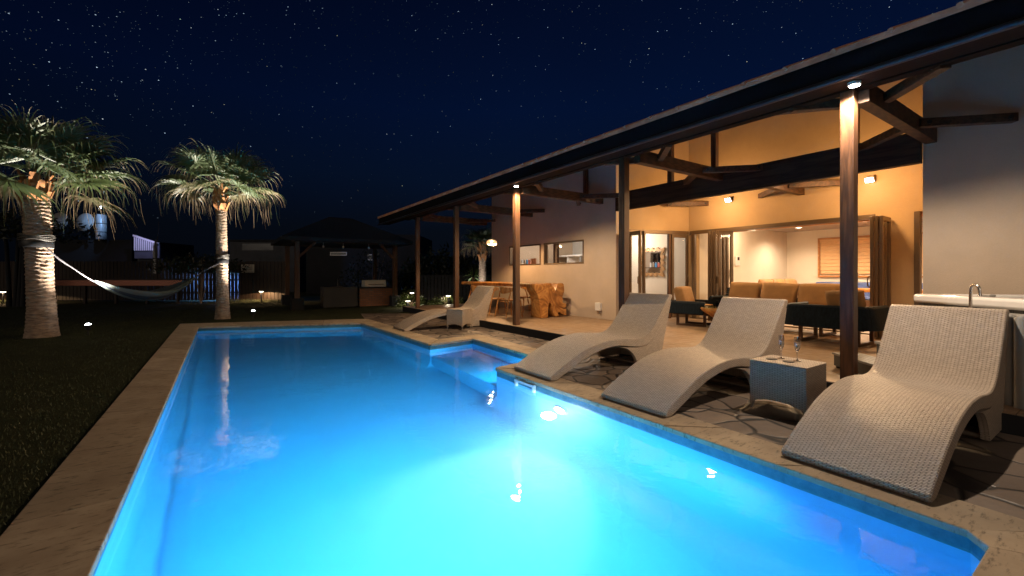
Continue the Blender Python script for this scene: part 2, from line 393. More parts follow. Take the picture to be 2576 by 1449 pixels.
def lamp(kind, loc, power, col, target=None, angle=90, blend=.5, size=.05, parent=None):
    l = bpy.data.lights.new('light', kind); l.energy = power; l.color = col
    if kind == 'SPOT': l.spot_size = R(angle); l.spot_blend = blend; l.shadow_soft_size = size
    elif kind == 'POINT': l.shadow_soft_size = size
    elif kind == 'AREA': l.size = size
    o = bpy.data.objects.new('light', l); C.objects.link(o); o.location = loc
    if target is not None:
        o.rotation_euler = (Vector(target)-Vector(loc)).to_track_quat('-Z', 'Y').to_euler()
    return o
# ================================================================== SETTING
from mathutils.geometry import tessellate_polygon
def flat(polys, z):
    mb = MB(); L = [[Vector((x, y, 0)) for x, y in p] for p in polys]
    pts = [p for q in L for p in q]
    mb.add([(p.x, p.y, z) for p in pts], [t for t in tessellate_polygon(L)]); return mb
INN = [(-.48, .40), (2.93, .40), (3.05, .50), (3.05, 4.90), (3.97, 5.10), (4.07, 7.42), (3.10, 7.24), (2.99, 11.39), (-.48, 12.71)]
OUT = [(-.88, .02), (3.15, .02), (3.40, .22), (3.40, 4.55), (4.35, 4.75), (4.45, 7.85), (3.46, 7.68), (3.40, 12.35), (-.88, 13.75)]
hole = [((a[0]*.3+b[0]*.7), (a[1]*.3+b[1]*.7)) for a, b in zip(INN, OUT)]
tag(flat([[(-400, -60), (400, -60), (400, 500), (-400, 500)], hole], -.02).build('lawn', 'lawn'), 'dark night lawn around the pool', None, None, 'structure')
pav = [hole[2], (3.15, -8), (5.16, -8), (5.16, 13.3), (3.7, 14.2)]+[hole[7], hole[6], hole[5], hole[4], hole[3]]
tag(flat([pav], -.012).build('paving', 'flag'), None, None, None, 'structure')
tag(flat([[(3.16, -8), (hole[2][0]+.01, hole[2][1]), (hole[1][0], hole[1][1]), (hole[0][0], hole[0][1]), (-.9, -8)]], -.016).build('near_paving', 'flag'), None, None, None, 'structure')
ZW, ZB, ZF = -.105, -.14, -1.35
mb = MB(); n = len(INN)
def inset(P, d):
    out = []
    for i in range(len(P)):
        a, b, c = Vector(P[i-1]), Vector(P[i]), Vector(P[(i+1) % len(P)])
        e, f = (b-a).normalized(), (c-b).normalized(); n1, n2 = Vector((-e.y, e.x)), Vector((-f.y, f.x)); m_ = (n1+n2).normalized()
        out.append(tuple(b+m_*(d/max(.45, m_.dot(n1)))))
    return out
cr_ = .32; rings = [(INN, ZB)]+[(inset(INN, cr_*(1-math.cos(R(15*k)))), ZF+cr_*(1-math.sin(R(15*k)))) for k in range(7)]
mb.add([(x, y, z) for P, z in rings for x, y in P], [(k*n+i, k*n+(i+1) % n, (k+1)*n+(i+1) % n, (k+1)*n+i) for k in range(7) for i in range(n)])
base = flat([rings[-1][0]], ZF); mb.add(base.v, base.f)
tag(mb.build('pool_basin', 'basin', fix=True, smooth=44), None, None, None, 'structure')
mb = MB()
mb.add([(x, y, ZB) for x, y in INN]+[(x, y, -.03) for x, y in INN], [(i, (i+1) % n, n+(i+1) % n, n+i) for i in range(n)])
tag(mb.build('pool_waterline_band', 'band'), None, None, None, 'structure')
# entry steps in the bay
st = MB().poly([(3.075, 5.0), (3.93, 5.15), (4.03, 7.36), (3.11, 7.20)], ZF+.01, -.70)
tag(st.build('pool_steps', 'basin', bev=.02), None, None, None, 'structure')
# a low bench ledge round the deep end wall
le = MB().poly([(-.475, 12.45), (2.98, 11.13), (2.985, 11.385), (-.475, 12.70)], ZF+.01, -.62)
tag(le.build('pool_ledge', 'basin', bev=.02), None, None, None, 'structure')
cx = sum(p[0] for p in INN)/n; cy = sum(p[1] for p in INN)/n
wp = [(x+(.035 if x > cx else -.035), y+(.035 if y > cy else -.035)) for x, y in INN]
wb = MB(); wt = flat([wp], ZW)
W2 = len(wp)
wb.add([(x, y, ZW) for x, y in wp]+[(x, y, -1.6) for x, y in wp], [(i, (i+1) % W2, W2+(i+1) % W2, W2+i) for i in range(W2)])
wb.f += [list(t) for t in wt.f]; wb.uv += [None]*len(wt.f)
wb.f += [[W2+k for k in t] for t in wt.f]; wb.uv += [None]*len(wt.f)
tag(wb.build('water', 'water'), None, None, None, 'structure')
cs = MB(); rnd = random.Random(3)
for i in range(n):
    a, b = Vector(INN[i]), Vector(INN[(i+1) % n]); c, d = Vector(OUT[i]), Vector(OUT[(i+1) % n])
    L = (b-a).length; k = max(1, round(L/.92)); nr = (b-a).normalized(); nin = Vector((-nr.y, nr.x))*.022
    for j in range(k):
        g = .0045/max(L, .2)
        t0, t1 = j/k+g, (j+1)/k-g
        q = [a.lerp(b, t0)+nin, a.lerp(b, t1)+nin, c.lerp(d, t1), c.lerp(d, t0)]
        dz = rnd.uniform(-.0015, .0015)
        cs.poly([(p.x, p.y) for p in q], -.042, 0+dz)
tag(cs.build('pool_coping', 'coping', bev=.006), None, None, None, 'structure')
# underwater lamp on the long wall
t = thing('pool_lamp', 'bright round underwater lamp in the right pool wall', 'pool lamp', (3.05, 3.58, -.46))
MB().lathe([(.0, -.028), (.085, -.028), (.105, -.02), (.12, 0)], 28, mat=Matrix.Rotation(PI/2, 4, 'Y')).build('rim', 'white', t, smooth=60)
MB().lathe([(.0, -.034), (.06, -.034), (.083, -.0285)], 28, mat=Matrix.Rotation(PI/2, 4, 'Y')).build('lens', 'bulb_pool', t, smooth=60)
lamp('SPOT', (2.97, 3.56, -.46), 300, (.9, .95, 1), (2.05, 3.2, -1.35), 74, .8, .06)
lamp('POINT', (2.86, 3.56, -.52), 42, (.85, .95, 1), size=.08)
def pool_fill(loc, tgt, pw, col, sx, sy, spread):       # unseen area lights added low at the walls to even out the pool glow
    o = lamp('AREA', loc, pw, col, tgt); o.data.shape = 'RECTANGLE'; o.data.size = sx; o.data.size_y = sy; o.data.spread = R(spread)
pool_fill((1.2, .43, -.55), (1.25, 12, -.55), 560, (.03, .52, .96), 2.9, .55, 60)
pool_fill((3.5, 5.06, -.35), (3.6, 7.3, -.55), 26, (.04, .62, 1), .8, .3, 160)
pool_fill((-.45, 1.4, -.65), (3.0, 1.7, -.60), 30, (.03, .62, .96), 1.7, .55, 150)
# pool ladder grip set in the wall under the second lounger
tag(MB().box(3.005, 3.045, 4.02, 4.42, -.075, -.045).box(3.005, 3.045, 4.02, 4.055, -.20, -.075).box(3.005, 3.045, 4.385, 4.42, -.20, -.075).build('skimmer_frame', 'white', bev=.004), 'white skimmer inlet frame in the pool wall below the lounger foot', 'skimmer')
# terrace
tag(MB().box(5.18, 16, -8, 14.4, -.1, .15).build('terrace', 'deck', bev=.004), None, None, None, 'structure')
tag(MB().box(5.155, 5.178, -8, 14.4, -.05, .142).build('terrace_edge', 'dark'), None, None, None, 'structure')
# ------------------------------------------------------------------ sky and stars
w = bpy.data.worlds.new('World'); S.world = w; w.use_nodes = True; nt = w.node_tree; bg = nt.nodes['Background']
tc = N(nt, 'ShaderNodeTexCoord'); sp = N(nt, 'ShaderNodeSeparateXYZ'); nt.links.new(tc.outputs['Generated'], sp.inputs[0])
cl = noi(nt, tc.outputs['Generated'], 1.6, 3)
el = mth(nt, 'ADD', sp.outputs[2], mth(nt, 'MULTIPLY', mth(nt, 'SUBTRACT', cl, .5), .10))
col = ramp(nt, el, [(0, (.0020, .0028, .0050)), (.10, (.0020, .0036, .0075)), (.22, (.0016, .0055, .0190)), (.36, (.0009, .0050, .0255)), (.6, (.0006, .0025, .0130))])
az = mth(nt, 'ADD', mth(nt, 'MULTIPLY', sp.outputs[0], .62), .72)   # the glow lies to the right of the palms
az = mth(nt, 'MINIMUM', mth(nt, 'MAXIMUM', az, .35), 1.05)
mul = N(nt, 'ShaderNodeVectorMath', operation='SCALE'); nt.links.new(col, mul.inputs[0]); nt.links.new(az, mul.inputs['Scale'])
nt.links.new(mul.outputs[0], bg.inputs[0]); bg.inputs[1].default_value = 1.0
sun = lamp('SUN', (0, 0, 50), .32, (1, .82, .64)); sun.data.angle = R(40); sun.rotation_euler = Vector((.76, .55, -.33)).to_track_quat('-Z', 'Y').to_euler()  # soft night fill, added to lift sides the lamps leave dark
def stars():
    rr = random.Random(11); vs = []; fs = []; cols = []
    D = 900
    F = Vector((ST, CT, 0)); RT = Vector((CT, -ST, 0)); UP = Vector((0, 0, 1))
    for i in range(7000):
        a = rr.uniform(-1.5, 1.5); b = rr.uniform(.12, 1.0)
        if rr.random() > .35+.9*(b): continue
        d = (F+RT*a+UP*b).normalized()
        mag = rr.random()**7
        s = D*(.00024+.00028*mag)*math.sqrt(1+a*a+b*b)
        u = d.cross(UP).normalized(); v = u.cross(d).normalized()
        tt = R(12+20*a); u2 = u*math.cos(tt)+v*math.sin(tt); v2 = v*math.cos(tt)-u*math.sin(tt)
        o = len(vs); p = d*D
        br = (.19+1.05*mag)*(.3+.9*rr.random())
        k = rr.random(); c = (.62, .80, 1.0) if k < .72 else ((.85, .93, 1) if k < .9 else ((1, .9, .55) if k < .97 else (.7, 1, .75)))
        for q in range(6):
            an = q*PI/3; vs.append(p+u2*(s*1.35*math.cos(an))+v2*(s*.62*math.sin(an))); cols.append([x*br for x in c]+[1])
        fs.append(tuple(range(o, o+6)))
    me = bpy.data.meshes.new('stars'); me.from_pydata(vs, [], fs)
    at_ = me.attributes.new('glow', 'FLOAT_COLOR', 'POINT'); at_.data.foreach_set('color', [x for c in cols for x in c])
    m = bpy.data.materials.new('star light'); m.use_nodes = True; nt = m.node_tree; nt.nodes.clear()
    o = N(nt, 'ShaderNodeOutputMaterial'); e = N(nt, 'ShaderNodeEmission'); a = N(nt, 'ShaderNodeAttribute'); a.attribute_name = 'glow'
    nt.links.new(a.outputs['Color'], e.inputs[0]); e.inputs[1].default_value = 1; nt.links.new(e.outputs[0], o.inputs[0])
    try: m.cycles.emission_sampling = 'NONE'
    except Exception: pass
    me.materials.append(m); ob = bpy.data.objects.new('stars', me); C.objects.link(ob)
    tag(ob, 'many small white stars scattered over the night sky', None, None, 'stuff')
stars()
# ================================================================== HOUSE
hs = thing('house', 'low house with long dark eave, timber posts and lit open terrace room', 'house', (7.8, 5, 0))
def H(mb, name, mat, bev=0, smooth=None, parent=None): return mb.build(name, mat, parent or hs, bev, smooth, world=(parent is None))
XW, XB, ZD = 7.78, 9.81, 2.32
def rz(x): return 3.16+.43*(x-4.9)                 # underside of the roof
def wallx(x0, x1, segs):                            # wall parts in x = const; each (y0,y1,z0,z1 or None -> roof)
    mb = MB()
    for y0, y1, z0, z1 in segs:
        if z1 is None:
            mb.prism([(x0, z0), (x1, z0), (x1, rz(x1)-.005), (x0, rz(x0)-.005)], y0, y1)
        else: mb.box(x0, x1, y0, y1, z0, z1)
    return mb
wz0, wz1 = 1.53, 2.15
H(wallx(XW, XW+.16, [(7.13, 8.23, .15, wz1), (8.23, 9.90, .15, wz0), (9.90, 10.05, .15, wz1), (10.05, 11.70, .15, wz0), (11.70, 12.83, .15, wz1), (7.13, 12.83, wz1, None)]), 'wall', 'stucco')['label'] = 'beige rendered wall with two low windows'
H(wallx(XW, XW+.16, [(-6, 1.72, 0, None)]), 'wall', 'stucco')['label'] = 'dim rendered wall behind the hot tub'
H(MB().prism([(XW+.162, 0), (10, 0), (10, rz(10)-.006), (XW+.162, rz(XW+.162)-.006)], 1.57, 1.715), 'wall', 'ochre')
H(MB().prism([(XW+.162, .152), (12, .152), (12, rz(12)-.006), (XW+.162, rz(XW+.162)-.006)], 12.70, 12.828), 'wall', 'stucco')
H(wallx(XB, XB+.15, [(2.28, 2.82, .15, ZD), (6.36, 6.62, .15, ZD), (1.72, 6.62, ZD, None), (1.72, 1.80, .15, ZD)]), 'wall', 'ochre')['label'] = 'warmly lit ochre back wall of the terrace'
# return wall: runs from the corner of the front wall back to the ochre wall
ra, rb = Vector((XW+.16, 7.115, 0)), Vector((XB-.003, 6.56, 0)); rd = (rb-ra).normalized(); rn = Vector((-rd.y, rd.x, 0))
def retw(t0, t1, z0, z1, th=.14, off=0):
    p, q = ra.lerp(rb, t0)+rn*(th/2+off), ra.lerp(rb, t1)+rn*(th/2+off)
    return MB().obox((p.x, p.y, (z0+z1)/2), (q.x, q.y, (z0+z1)/2), th, z1-z0)
mb = MB(); q0, q1 = ra, rb
pl_ = [(q0.x, q0.y), (q1.x, q1.y), (q1.x+rn.x*.14, q1.y+rn.y*.14), (q0.x+rn.x*.14, q0.y+rn.y*.14)]
mb.add([(x, y, ZD) for x, y in pl_]+[(x, y, rz(x)-.006) for x, y in pl_], [(0, 1, 5, 4), (1, 2, 6, 5), (2, 3, 7, 6), (3, 0, 4, 7), (3, 2, 1, 0), (4, 5, 6, 7)]); mb2 = retw(0, .05, .15, ZD); mb.add(mb2.v, mb2.f)
H(mb, 'wall', 'ochre')
# roof
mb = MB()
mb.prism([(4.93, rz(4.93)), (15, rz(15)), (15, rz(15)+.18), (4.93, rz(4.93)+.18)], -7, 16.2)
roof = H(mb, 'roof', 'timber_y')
tl = MB(); tl.prism([(4.84, rz(4.84)+.19), (15, rz(15)+.19), (15, rz(15)+.25), (4.84, rz(4.84)+.25)], -7, 16.22)
y = -6.8
while y < 16.2:
    tl.tube([(4.825, y, rz(4.825)+.243), (15, y, rz(15)+.243)], .024, 8); y += .425
o = tl.build('roof_tiles', 'tile', None, smooth=50); o.parent = roof; o.data.transform(Matrix.Translation(-Vector(hs.location)))
H(MB().box(4.88, 4.925, -7, 16.2, 3.09, 3.34), 'fascia_board', 'fascia', .004)
H(MB().tube([(4.86, -7, 3.10), (4.86, 16.2, 3.10)], .028, 10), 'gutter', 'gutter', smooth=60)
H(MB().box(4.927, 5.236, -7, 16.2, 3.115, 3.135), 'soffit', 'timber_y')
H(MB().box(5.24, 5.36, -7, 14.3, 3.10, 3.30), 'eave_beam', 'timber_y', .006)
PY = [1.73, 4.69, 7.71, 10.6, 13.4]
PW = .118
proto = MB().box(-PW/2, PW/2, -PW/2, PW/2, .15, 3.10).build('post', 'timber', hs, .006)
proto.location = Vector((5.3, PY[0], 0))-Vector(hs.location)
for y in PY[1:]:
    o = proto.copy(); C.objects.link(o); o.location = Vector((5.3, y, 0))-Vector(hs.location); o.parent = hs
H(MB().box(7.66, XW-.004, 1.72, 7.05, 2.73, 3.15), 'header_beam', 'timber_d', .008)
tb = MB().box(0, 2.42, -.06, .06, 2.98, 3.18).build('tie_beam', 'timber_h', hs, .006)
tb.location = Vector((5.362, 1.64, 0))-Vector(hs.location)
TY = [1.64, 4.48, 7.6, 10.5, 13.2]
ties = [tb]
for y in TY[1:]:
    o = tb.copy(); C.objects.link(o); o.location = Vector((5.362, y, 0))-Vector(hs.location); o.parent = hs; ties.append(o)
def brace(p, q, w=.09, h=.10):
    b = H(MB().obox(p, q, w, h), 'corner_brace', 'timber_h', .004)
    d = (Vector(q)-Vector(p)).normalized(); s = d.cross(Vector((0, 0, 1))).normalized()
    for e in (.08, (Vector(q)-Vector(p)).length-.08):
        c = Vector(p)+d*e+s*(w/2+.002)
        bb = MB().tube([c-s*.01, c+s*.014], .024, 10).build('bolt', 'black', None, smooth=40); bb.data.transform(Matrix.Translation(-Vector(hs.location))); bb.parent = b
for y in TY:
    zc = 3.10
    for sg in (-1, 1):
        brace((7.02, y+sg*.05, zc-.02), (7.70, y+sg*.74, zc-.02))
        brace((5.86, y+sg*.05, zc+.02), (5.30, y+sg*.62, zc+.02))
# beams inside the terrace roof
H(MB().box(XW, 9.80, 3.94, 4.06, 2.86, 3.04), 'tie_beam', 'timber_h', .006)
brace((9.10, 4.06, 2.96), (9.77, 4.80, 2.96)); brace((9.10, 3.94, 2.97), (9.77, 3.16, 2.97))
brace((9.02, 6.62, 2.96), (9.78, 6.02, 2.96))
for y in (5.58, 4.62, 8.1, 2.45):
    H(MB().box(7.67, 7.77, y-.05, y+.05, 3.152, rz(7.7)), 'strut', 'timber', .004)
brace((5.42, 2.55, 3.2), (6.1, 1.72, 3.2))
# windows of the front wall
def window(y0, y1, pane_split=True):
    fr = MB(); w_ = .035
    x0, x1 = XW-.018, XW+.10
    fr.box(x0, x1, y0, y1, wz0, wz0+w_).box(x0, x1, y0, y1, wz1-w_, wz1).box(x0, x1, y0, y0+w_, wz0+w_, wz1-w_).box(x0, x1, y1-w_, y1, wz0+w_, wz1-w_)
    f = H(fr, 'window', 'alu', .003)
    g = MB().box(XW+.040, XW+.046, y0+w_, y1-w_, wz0+w_, wz1-w_).build('pane', 'glass', None); g.data.transform(Matrix.Translation(-Vector(hs.location))); g.parent = f
window(8.23, 9.90); window(10.05, 11.70)
# sliding-door head tracks and jambs
H(MB().box(XB-.05, XB+.04, 2.80, 6.50, ZD-.07, ZD+.015), 'door_head', 'alu', .004)
H(MB().box(XB-.05, XB+.10, 2.80, 6.50, .151, .172), 'door_sill', 'alu', .003)
H(retw(.04, .985, ZD-.07, ZD+.015, .10, -.03), 'door_head', 'alu', .004)
H(MB().box(XB-.03, XB+.12, 2.79, 2.84, .152, ZD-.07), 'door_jamb', 'orangetrim_z', .004)
H(MB().box(XB-.06, XB+.02, 6.36, 6.44, .152, ZD-.07), 'door_jamb', 'alu', .004)
def leaf(x, y, ang, wd, handle=True):
    """one folding door leaf, hinged at x,y, standing along angle ang"""
    d = Vector((math.cos(ang), math.sin(ang), 0)); f = MB(); t_ = .045; z0, z1 = .175, ZD-.075; s_ = .07
    P = lambda k, z: (x+d.x*k, y+d.y*k, z)
    f.obox(P(s_/2, z0), P(s_/2, z1), t_, s_, up=d).obox(P(wd-s_/2, z0), P(wd-s_/2, z1), t_, s_, up=d)
    f.obox(P(s_, z0+.05), P(wd-s_, z0+.05), t_-.004, .10).obox(P(s_, z1-.04), P(wd-s_, z1-.04), t_-.004, .08)
    o = H(f, 'folding_door', 'alu', .004)
    g = MB().obox(P(s_, (z0+z1)/2), P(wd-s_, (z0+z1)/2), .008, z1-z0-.18).build('pane', 'glass', None); g.data.transform(Matrix.Translation(-Vector(hs.location))); g.parent = o
    if handle:
        s = d.cross(Vector((0, 0, 1)))*.04
        c = Vector(P(wd-.035, 1.12)); 
        hb = MB().tube([c+s*.6+Vector((0, 0, .10)), c+s*1.5+Vector((0, 0, .07)), c+s*1.5-Vector((0, 0, .07)), c+s*.6-Vector((0, 0, .10))], .011, 8).build('handle', 'alu', None, smooth=60)
        hb.data.transform(Matrix.Translation(-Vector(hs.location))); hb.parent = o
# stack at the right end of the opening
for k in range(3): leaf(XB-.02-.02*k, 2.74-.075*k, PI+.10-.03*k, .60-.05*k, k == 0)
# stack near the inner corner, standing out of the back wall
for k, yy in enumerate((5.42, 5.53, 5.62, 5.71)): leaf(XB-.02, yy, PI-.20+.05*k, .46, k in (0, 2))
# leaves at the return wall
p = ra.lerp(rb, .03); leaf(p.x-.02, p.y-.07, R(-100), .56); leaf(p.x+.10, p.y-.09, R(-97), .52, False)
p = ra.lerp(rb, .72); leaf(p.x, p.y-.02, math.atan2(rd.y, rd.x), .50)
H(retw(.69, .72, .155, ZD-.072, .08, -.02), 'door_jamb', 'timber', .004)
# narrow window beside the tub wall
f = H(MB().box(XB-.02, XB+.1, 2.20, 2.275, .16, ZD), 'window', 'alu', .003)
# rooms behind
H(MB().box(9.965, 15.0, -2, 6.48, .152, .158), 'interior_floor', 'floor_in')
H(MB().poly([(7.96, 7.26), (9.79, 6.73), (11.39, 6.73), (11.39, 12.69), (7.96, 12.69)], .152, .157), 'interior_floor', 'floor_in')
H(MB().box(14.9, 15.05, -2, 6.5, .16, 2.75), 'interior_wall', 'plaster')
H(MB().box(10.0, 14.9, 6.5, 6.62, .16, 2.75), 'interior_wall', 'plaster')
H(MB().box(9.965, 14.9, -2.1, -2, .16, 2.75), 'interior_wall', 'plaster')
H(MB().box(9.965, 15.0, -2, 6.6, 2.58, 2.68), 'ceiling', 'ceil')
H(MB().box(10.6, 10.75, -2, 5.9, 2.31, 2.578), 'ceiling_beam', 'orangewood', .004)
H(MB().box(11.4, 11.55, 6.75, 12.69, .16, 2.75), 'interior_wall', 'kplaster')
kp = [(7.96, 7.26), (9.79, 6.73), (11.39, 6.73), (11.39, 12.69), (7.96, 12.69)]
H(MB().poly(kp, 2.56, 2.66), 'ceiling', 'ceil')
H(MB().box(10.0, 11.4, 6.64, 6.70, .16, 2.56), 'interior_wall', 'kplaster')
# kitchen fittings seen through the low windows
H(MB().box(10.4, 11.39, 10.2, 12.6, 1.90, 1.95), 'kitchen_shelf', 'white')
H(MB().box(10.5, 11.39, 11.9, 12.0, .16, 1.895), 'kitchen_panel', 'white')
H(MB().box(10.45, 10.52, 11.2, 11.28, .16, 1.895), 'kitchen_post', 'grey')
H(MB().box(8.02, 8.10, 9.60, 9.76, 1.2, 2.56), 'kitchen_post', 'darkwood')
H(MB().box(8.0, 8.3, 10.3, 11.68, 1.50, 1.53), 'kitchen_shelf', 'darkwood')
# window with pleated blind in the far room
fr = MB(); y0, y1, z0, z1 = 3.0, 5.62, 1.16, 2.33
fr.box(14.84, 14.9, y0, y1, z0, z0+.05).box(14.84, 14.9, y0, y1, z1-.05, z1).box(14.84, 14.9, y1-.05, y1, z0+.05, z1-.05).box(14.84, 14.9, y0, y0+.05, z0+.05, z1-.05)
f = H(fr, 'window', 'orangewood', .004)
bl = MB(); k = 0; z = z1-.13
bl.box(14.80, 14.86, y0+.06, y1-.07, z1-.13, z1-.055)
while z > z0+.10:
    z2 = max(z-.105, z0+.06); bl.prism([(14.885, z), (14.862, z), (14.845, z2+.012), (14.858, z2), (14.885, z2)], y0+.06, y1-.07); z = z2
b = bl.build('blind', 'blind', None); b.data.transform(Matrix.Translation(-Vector(hs.location))); b.parent = f
# light from the fitted room lamps
g = 'recessed lamps in the ceiling of the far room'
dl = None
for i, (x, y, lb) in enumerate(((13.6, 5.62, 'recessed ceiling lamp nearest the inner room corner'), (13.3, 4.05, 'recessed ceiling lamp above the blue bench, left of the post'), (12.6, 2.75, 'recessed ceiling lamp right of the post'))):
    if dl is None:
        dl = thing('ceiling_lamp', lb, 'ceiling lamp', (x, y, 2.578), 0, g)
        MB().lathe([(.10, 0), (.10, -.008), (.075, -.010), (.07, 0)], 24).build('rim', 'white', dl, smooth=40)
        MB().lathe([(0, -.004), (.07, -.004)], 24).build('lens', 'down_in', dl)
    else: dup(dl, (x, y, 2.578), label=lb)
    lamp('SPOT', (x, y, 2.55), 170, (1, .76, .50), (x, y, 0), 150, .7, .06)
lamp('AREA', (12.2, 3.0, 2.42), 190, (1, .75, .48), (12.2, 3.0, 0), size=1.6)
lamp('POINT', (11.6, 5.9, 2.3), 40, (1, .74, .46), size=.12)
lamp('POINT', (10.6, 9.4, 2.35), 75, (1, .78, .55), size=.15)
lamp('POINT', (9.2, 10.9, 2.4), 80, (1, .92, .82), size=.15)
# ================================================================== LAMPS ON THE HOUSE
ed = thing('eave_downlight', 'bright round downlight under the eave above the reddish post by the table', 'downlight', (5.10, 1.62, 3.114), 0, 'downlights under the eave')
MB().lathe([(.0, -.03), (.045, -.03), (.055, -.024), (.055, 0)], 20).build('housing', 'white', ed, smooth=40)
MB().lathe([(0, -.034), (.042, -.034), (.044, -.0305)], 20).build('lens', 'bulb_w', ed, smooth=40)
dup(ed, (5.10, 7.42, 3.114), label='round downlight under the eave by the post before the dining table')
lamp('SPOT', (5.10, 1.62, 3.05), 310, (1, .80, .60), (4.95, 1.62, 0), 165, .35, .03)
dup(ed, (5.10, -4.2, 3.114), label='unseen round downlight added under the eave beyond the hot tub')
lamp('SPOT', (5.10, -4.2, 3.05), 60, (1, .80, .60), (4.95, -4.2, 0), 165, .35, .03)  # downlight out of view, added for fill on the near wall and coping
lamp('SPOT', (5.10, 7.42, 3.05), 330, (1, .72, .44), (5.0, 7.42, 0), 165, .35, .03)
def floodlight(y, z, lb):
    t = thing('wall_floodlight', lb, 'floodlight', (XB-.002, y, z), 0, 'floodlights on the ochre wall')
    MB().box(-.03, 0, -.05, .05, -.05, .05).build('bracket', 'black', t, .004)
    rot = Matrix.Rotation(R(-40), 4, 'Y')
    h = MB().box(-.030, .030, -.066, .066, -.046, .046); h.v = [tuple(rot @ Vector(p)+Vector((-.09, 0, 0))) for p in h.v]; h.build('head', 'white', t, .006)
    h = MB().box(-.036, -.0305, -.060, .060, -.040, .040); h.v = [tuple(rot @ Vector(p)+Vector((-.09, 0, 0))) for p in h.v]; h.build('lens', 'bulb_f', t)
    return t
floodlight(5.48, 2.98, 'white square floodlight on the ochre wall near the inner corner')
floodlight(2.86, 2.97, 'white square floodlight on the ochre wall right of the nearest post')
for y in (5.48, 2.86):
    lamp('SPOT', (XB-.22, y, 2.88), 175, (1, .66, .34), (XB-2.2, y-.2, 1.4), 150, .6, .06)
    lamp('POINT', (XB-.85, y, 2.80), 70, (1, .58, .25), size=.10)
# pendant over the dining table
pl = thing('pendant_lamp', 'round tilted basket pendant lamp glowing over the root wood table', 'pendant lamp', (6.52, 10.75, 2.17))
rot = Matrix.Rotation(R(-32), 4, Vector((CT, -ST, 0)))
sh = MB().lathe([(.03, .085), (.08, .08), (.125, .055), (.155, .015), (.16, 0), (.152, 0), (.12, .048), (.075, .071), (.03, .076)], 28, mat=rot); sh.build('shade', 'signboard', pl, smooth=60)
sh = MB().lathe([(0, .01), (.022, .012), (.032, .03), (.022, .06), (.012, .075)], 14, mat=rot); sh.build('bulb', 'bulb_warm', pl, smooth=60)
MB().tube([(0, .05, .05), (.01, .06, .3), (.02, .03, .82)], .006, 6).build('cord', 'black', pl)
lamp('POINT', tuple(Vector((6.52, 10.75, 2.17))+rot @ Vector((0, 0, .0))), 1.0, (1, .62, .30), size=.02)
lamp('SPOT', tuple(Vector((6.52, 10.75, 2.17))+rot @ Vector((0, 0, -.012))), 170, (1, .62, .30), (6.6, 10.6, 0), 172, .3, .03)
# small box on the wall
t = thing('outlet_box', 'white outdoor socket box low on the beige wall', 'socket', (XW-.002, 7.66, .45))
MB().box(-.09, 0, -.085, .085, -.10, .10).build('cover', 'white', t, .012)
MB().tube([(-.05, -.05, -.10), (-.05, -.06, -.15), (-.03, -.02, -.17), (-.01, 0, -.16)], .012, 8).build('cable', 'grey', t, smooth=60)
# ================================================================== SUN LOUNGERS
WL = .76
def smooth_pts(pts, k=6):
    out = []
    for i in range(len(pts)-1):
        p0 = Vector(pts[max(i-1, 0)]); p1 = Vector(pts[i]); p2 = Vector(pts[i+1]); p3 = Vector(pts[min(i+2, len(pts)-1)])
        for j in range(k):
            t = j/k
            q = .5*((2*p1)+(p2-p0)*t+(2*p0-5*p1+4*p2-p3)*t*t+(3*p1-p0-3*p2+p3)*t*t*t)
            out.append((q.x, q.y))
    out.append(tuple(pts[-1])); return out
TOP = smooth_pts([(0, .045), (.10, .105), (.30, .205), (.55, .310), (.80, .372), (1.05, .398), (1.28, .392), (1.48, .372), (1.63, .38), (1.76, .435), (1.88, .545), (2.00, .69), (2.12, .84), (2.20, .945)])
BOT = smooth_pts([(2.285, .93), (2.20, .80), (2.08, .63), (1.97, .475), (1.86, .35), (1.70, .268), (1.50, .262), (1.22, .300), (.98, .300), (.72, .255), (.48, .175), (.26, .075), (.10, .003)])
def lounger(label, loc, rz_=0):
    t = thing('sun_lounger', label, 'sun lounger', loc, rz_, 'cream woven sun loungers along the pool')
    out = [(.0, .012)]+TOP+[(2.235, .958), (2.275, .952)]+BOT+[(.012, .003)]
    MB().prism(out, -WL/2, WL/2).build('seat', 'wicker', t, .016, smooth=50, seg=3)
    leg = smooth_pts([(1.16, .290), (1.30, .262), (1.42, .190), (1.50, .09), (1.535, .012)], 4)+smooth_pts([(2.0, .012), (2.03, .10), (2.12, .42), (2.255, .86)], 4)+[(2.16, .745), (2.04, .575), (1.93, .43), (1.84, .33), (1.70, .262), (1.50, .256)]
    for s in (-1, 1):
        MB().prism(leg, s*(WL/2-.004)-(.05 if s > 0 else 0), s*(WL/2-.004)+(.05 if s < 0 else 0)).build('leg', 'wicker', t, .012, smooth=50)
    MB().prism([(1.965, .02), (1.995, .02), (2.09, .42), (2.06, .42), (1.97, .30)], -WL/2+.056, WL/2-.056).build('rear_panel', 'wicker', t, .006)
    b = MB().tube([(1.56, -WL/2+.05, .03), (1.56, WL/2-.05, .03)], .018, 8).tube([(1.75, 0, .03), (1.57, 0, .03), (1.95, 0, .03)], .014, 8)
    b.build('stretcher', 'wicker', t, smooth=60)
    return t
L4 = lounger('big cream woven sun lounger standing before the grey slatted cabinet and hot tub', (3.19, 1.05, 0))
dup(L4, (3.18, 2.735, 0), R(.3), 'cream woven sun lounger beside the side table with the two glasses')
dup(L4, (3.17, 4.29, 0), R(0), 'cream woven sun lounger whose foot hangs over the edge by the skimmer')
dup(L4, (3.30, 9.48, 0), R(-1), 'small distant cream woven sun lounger at the far end by the dining table')
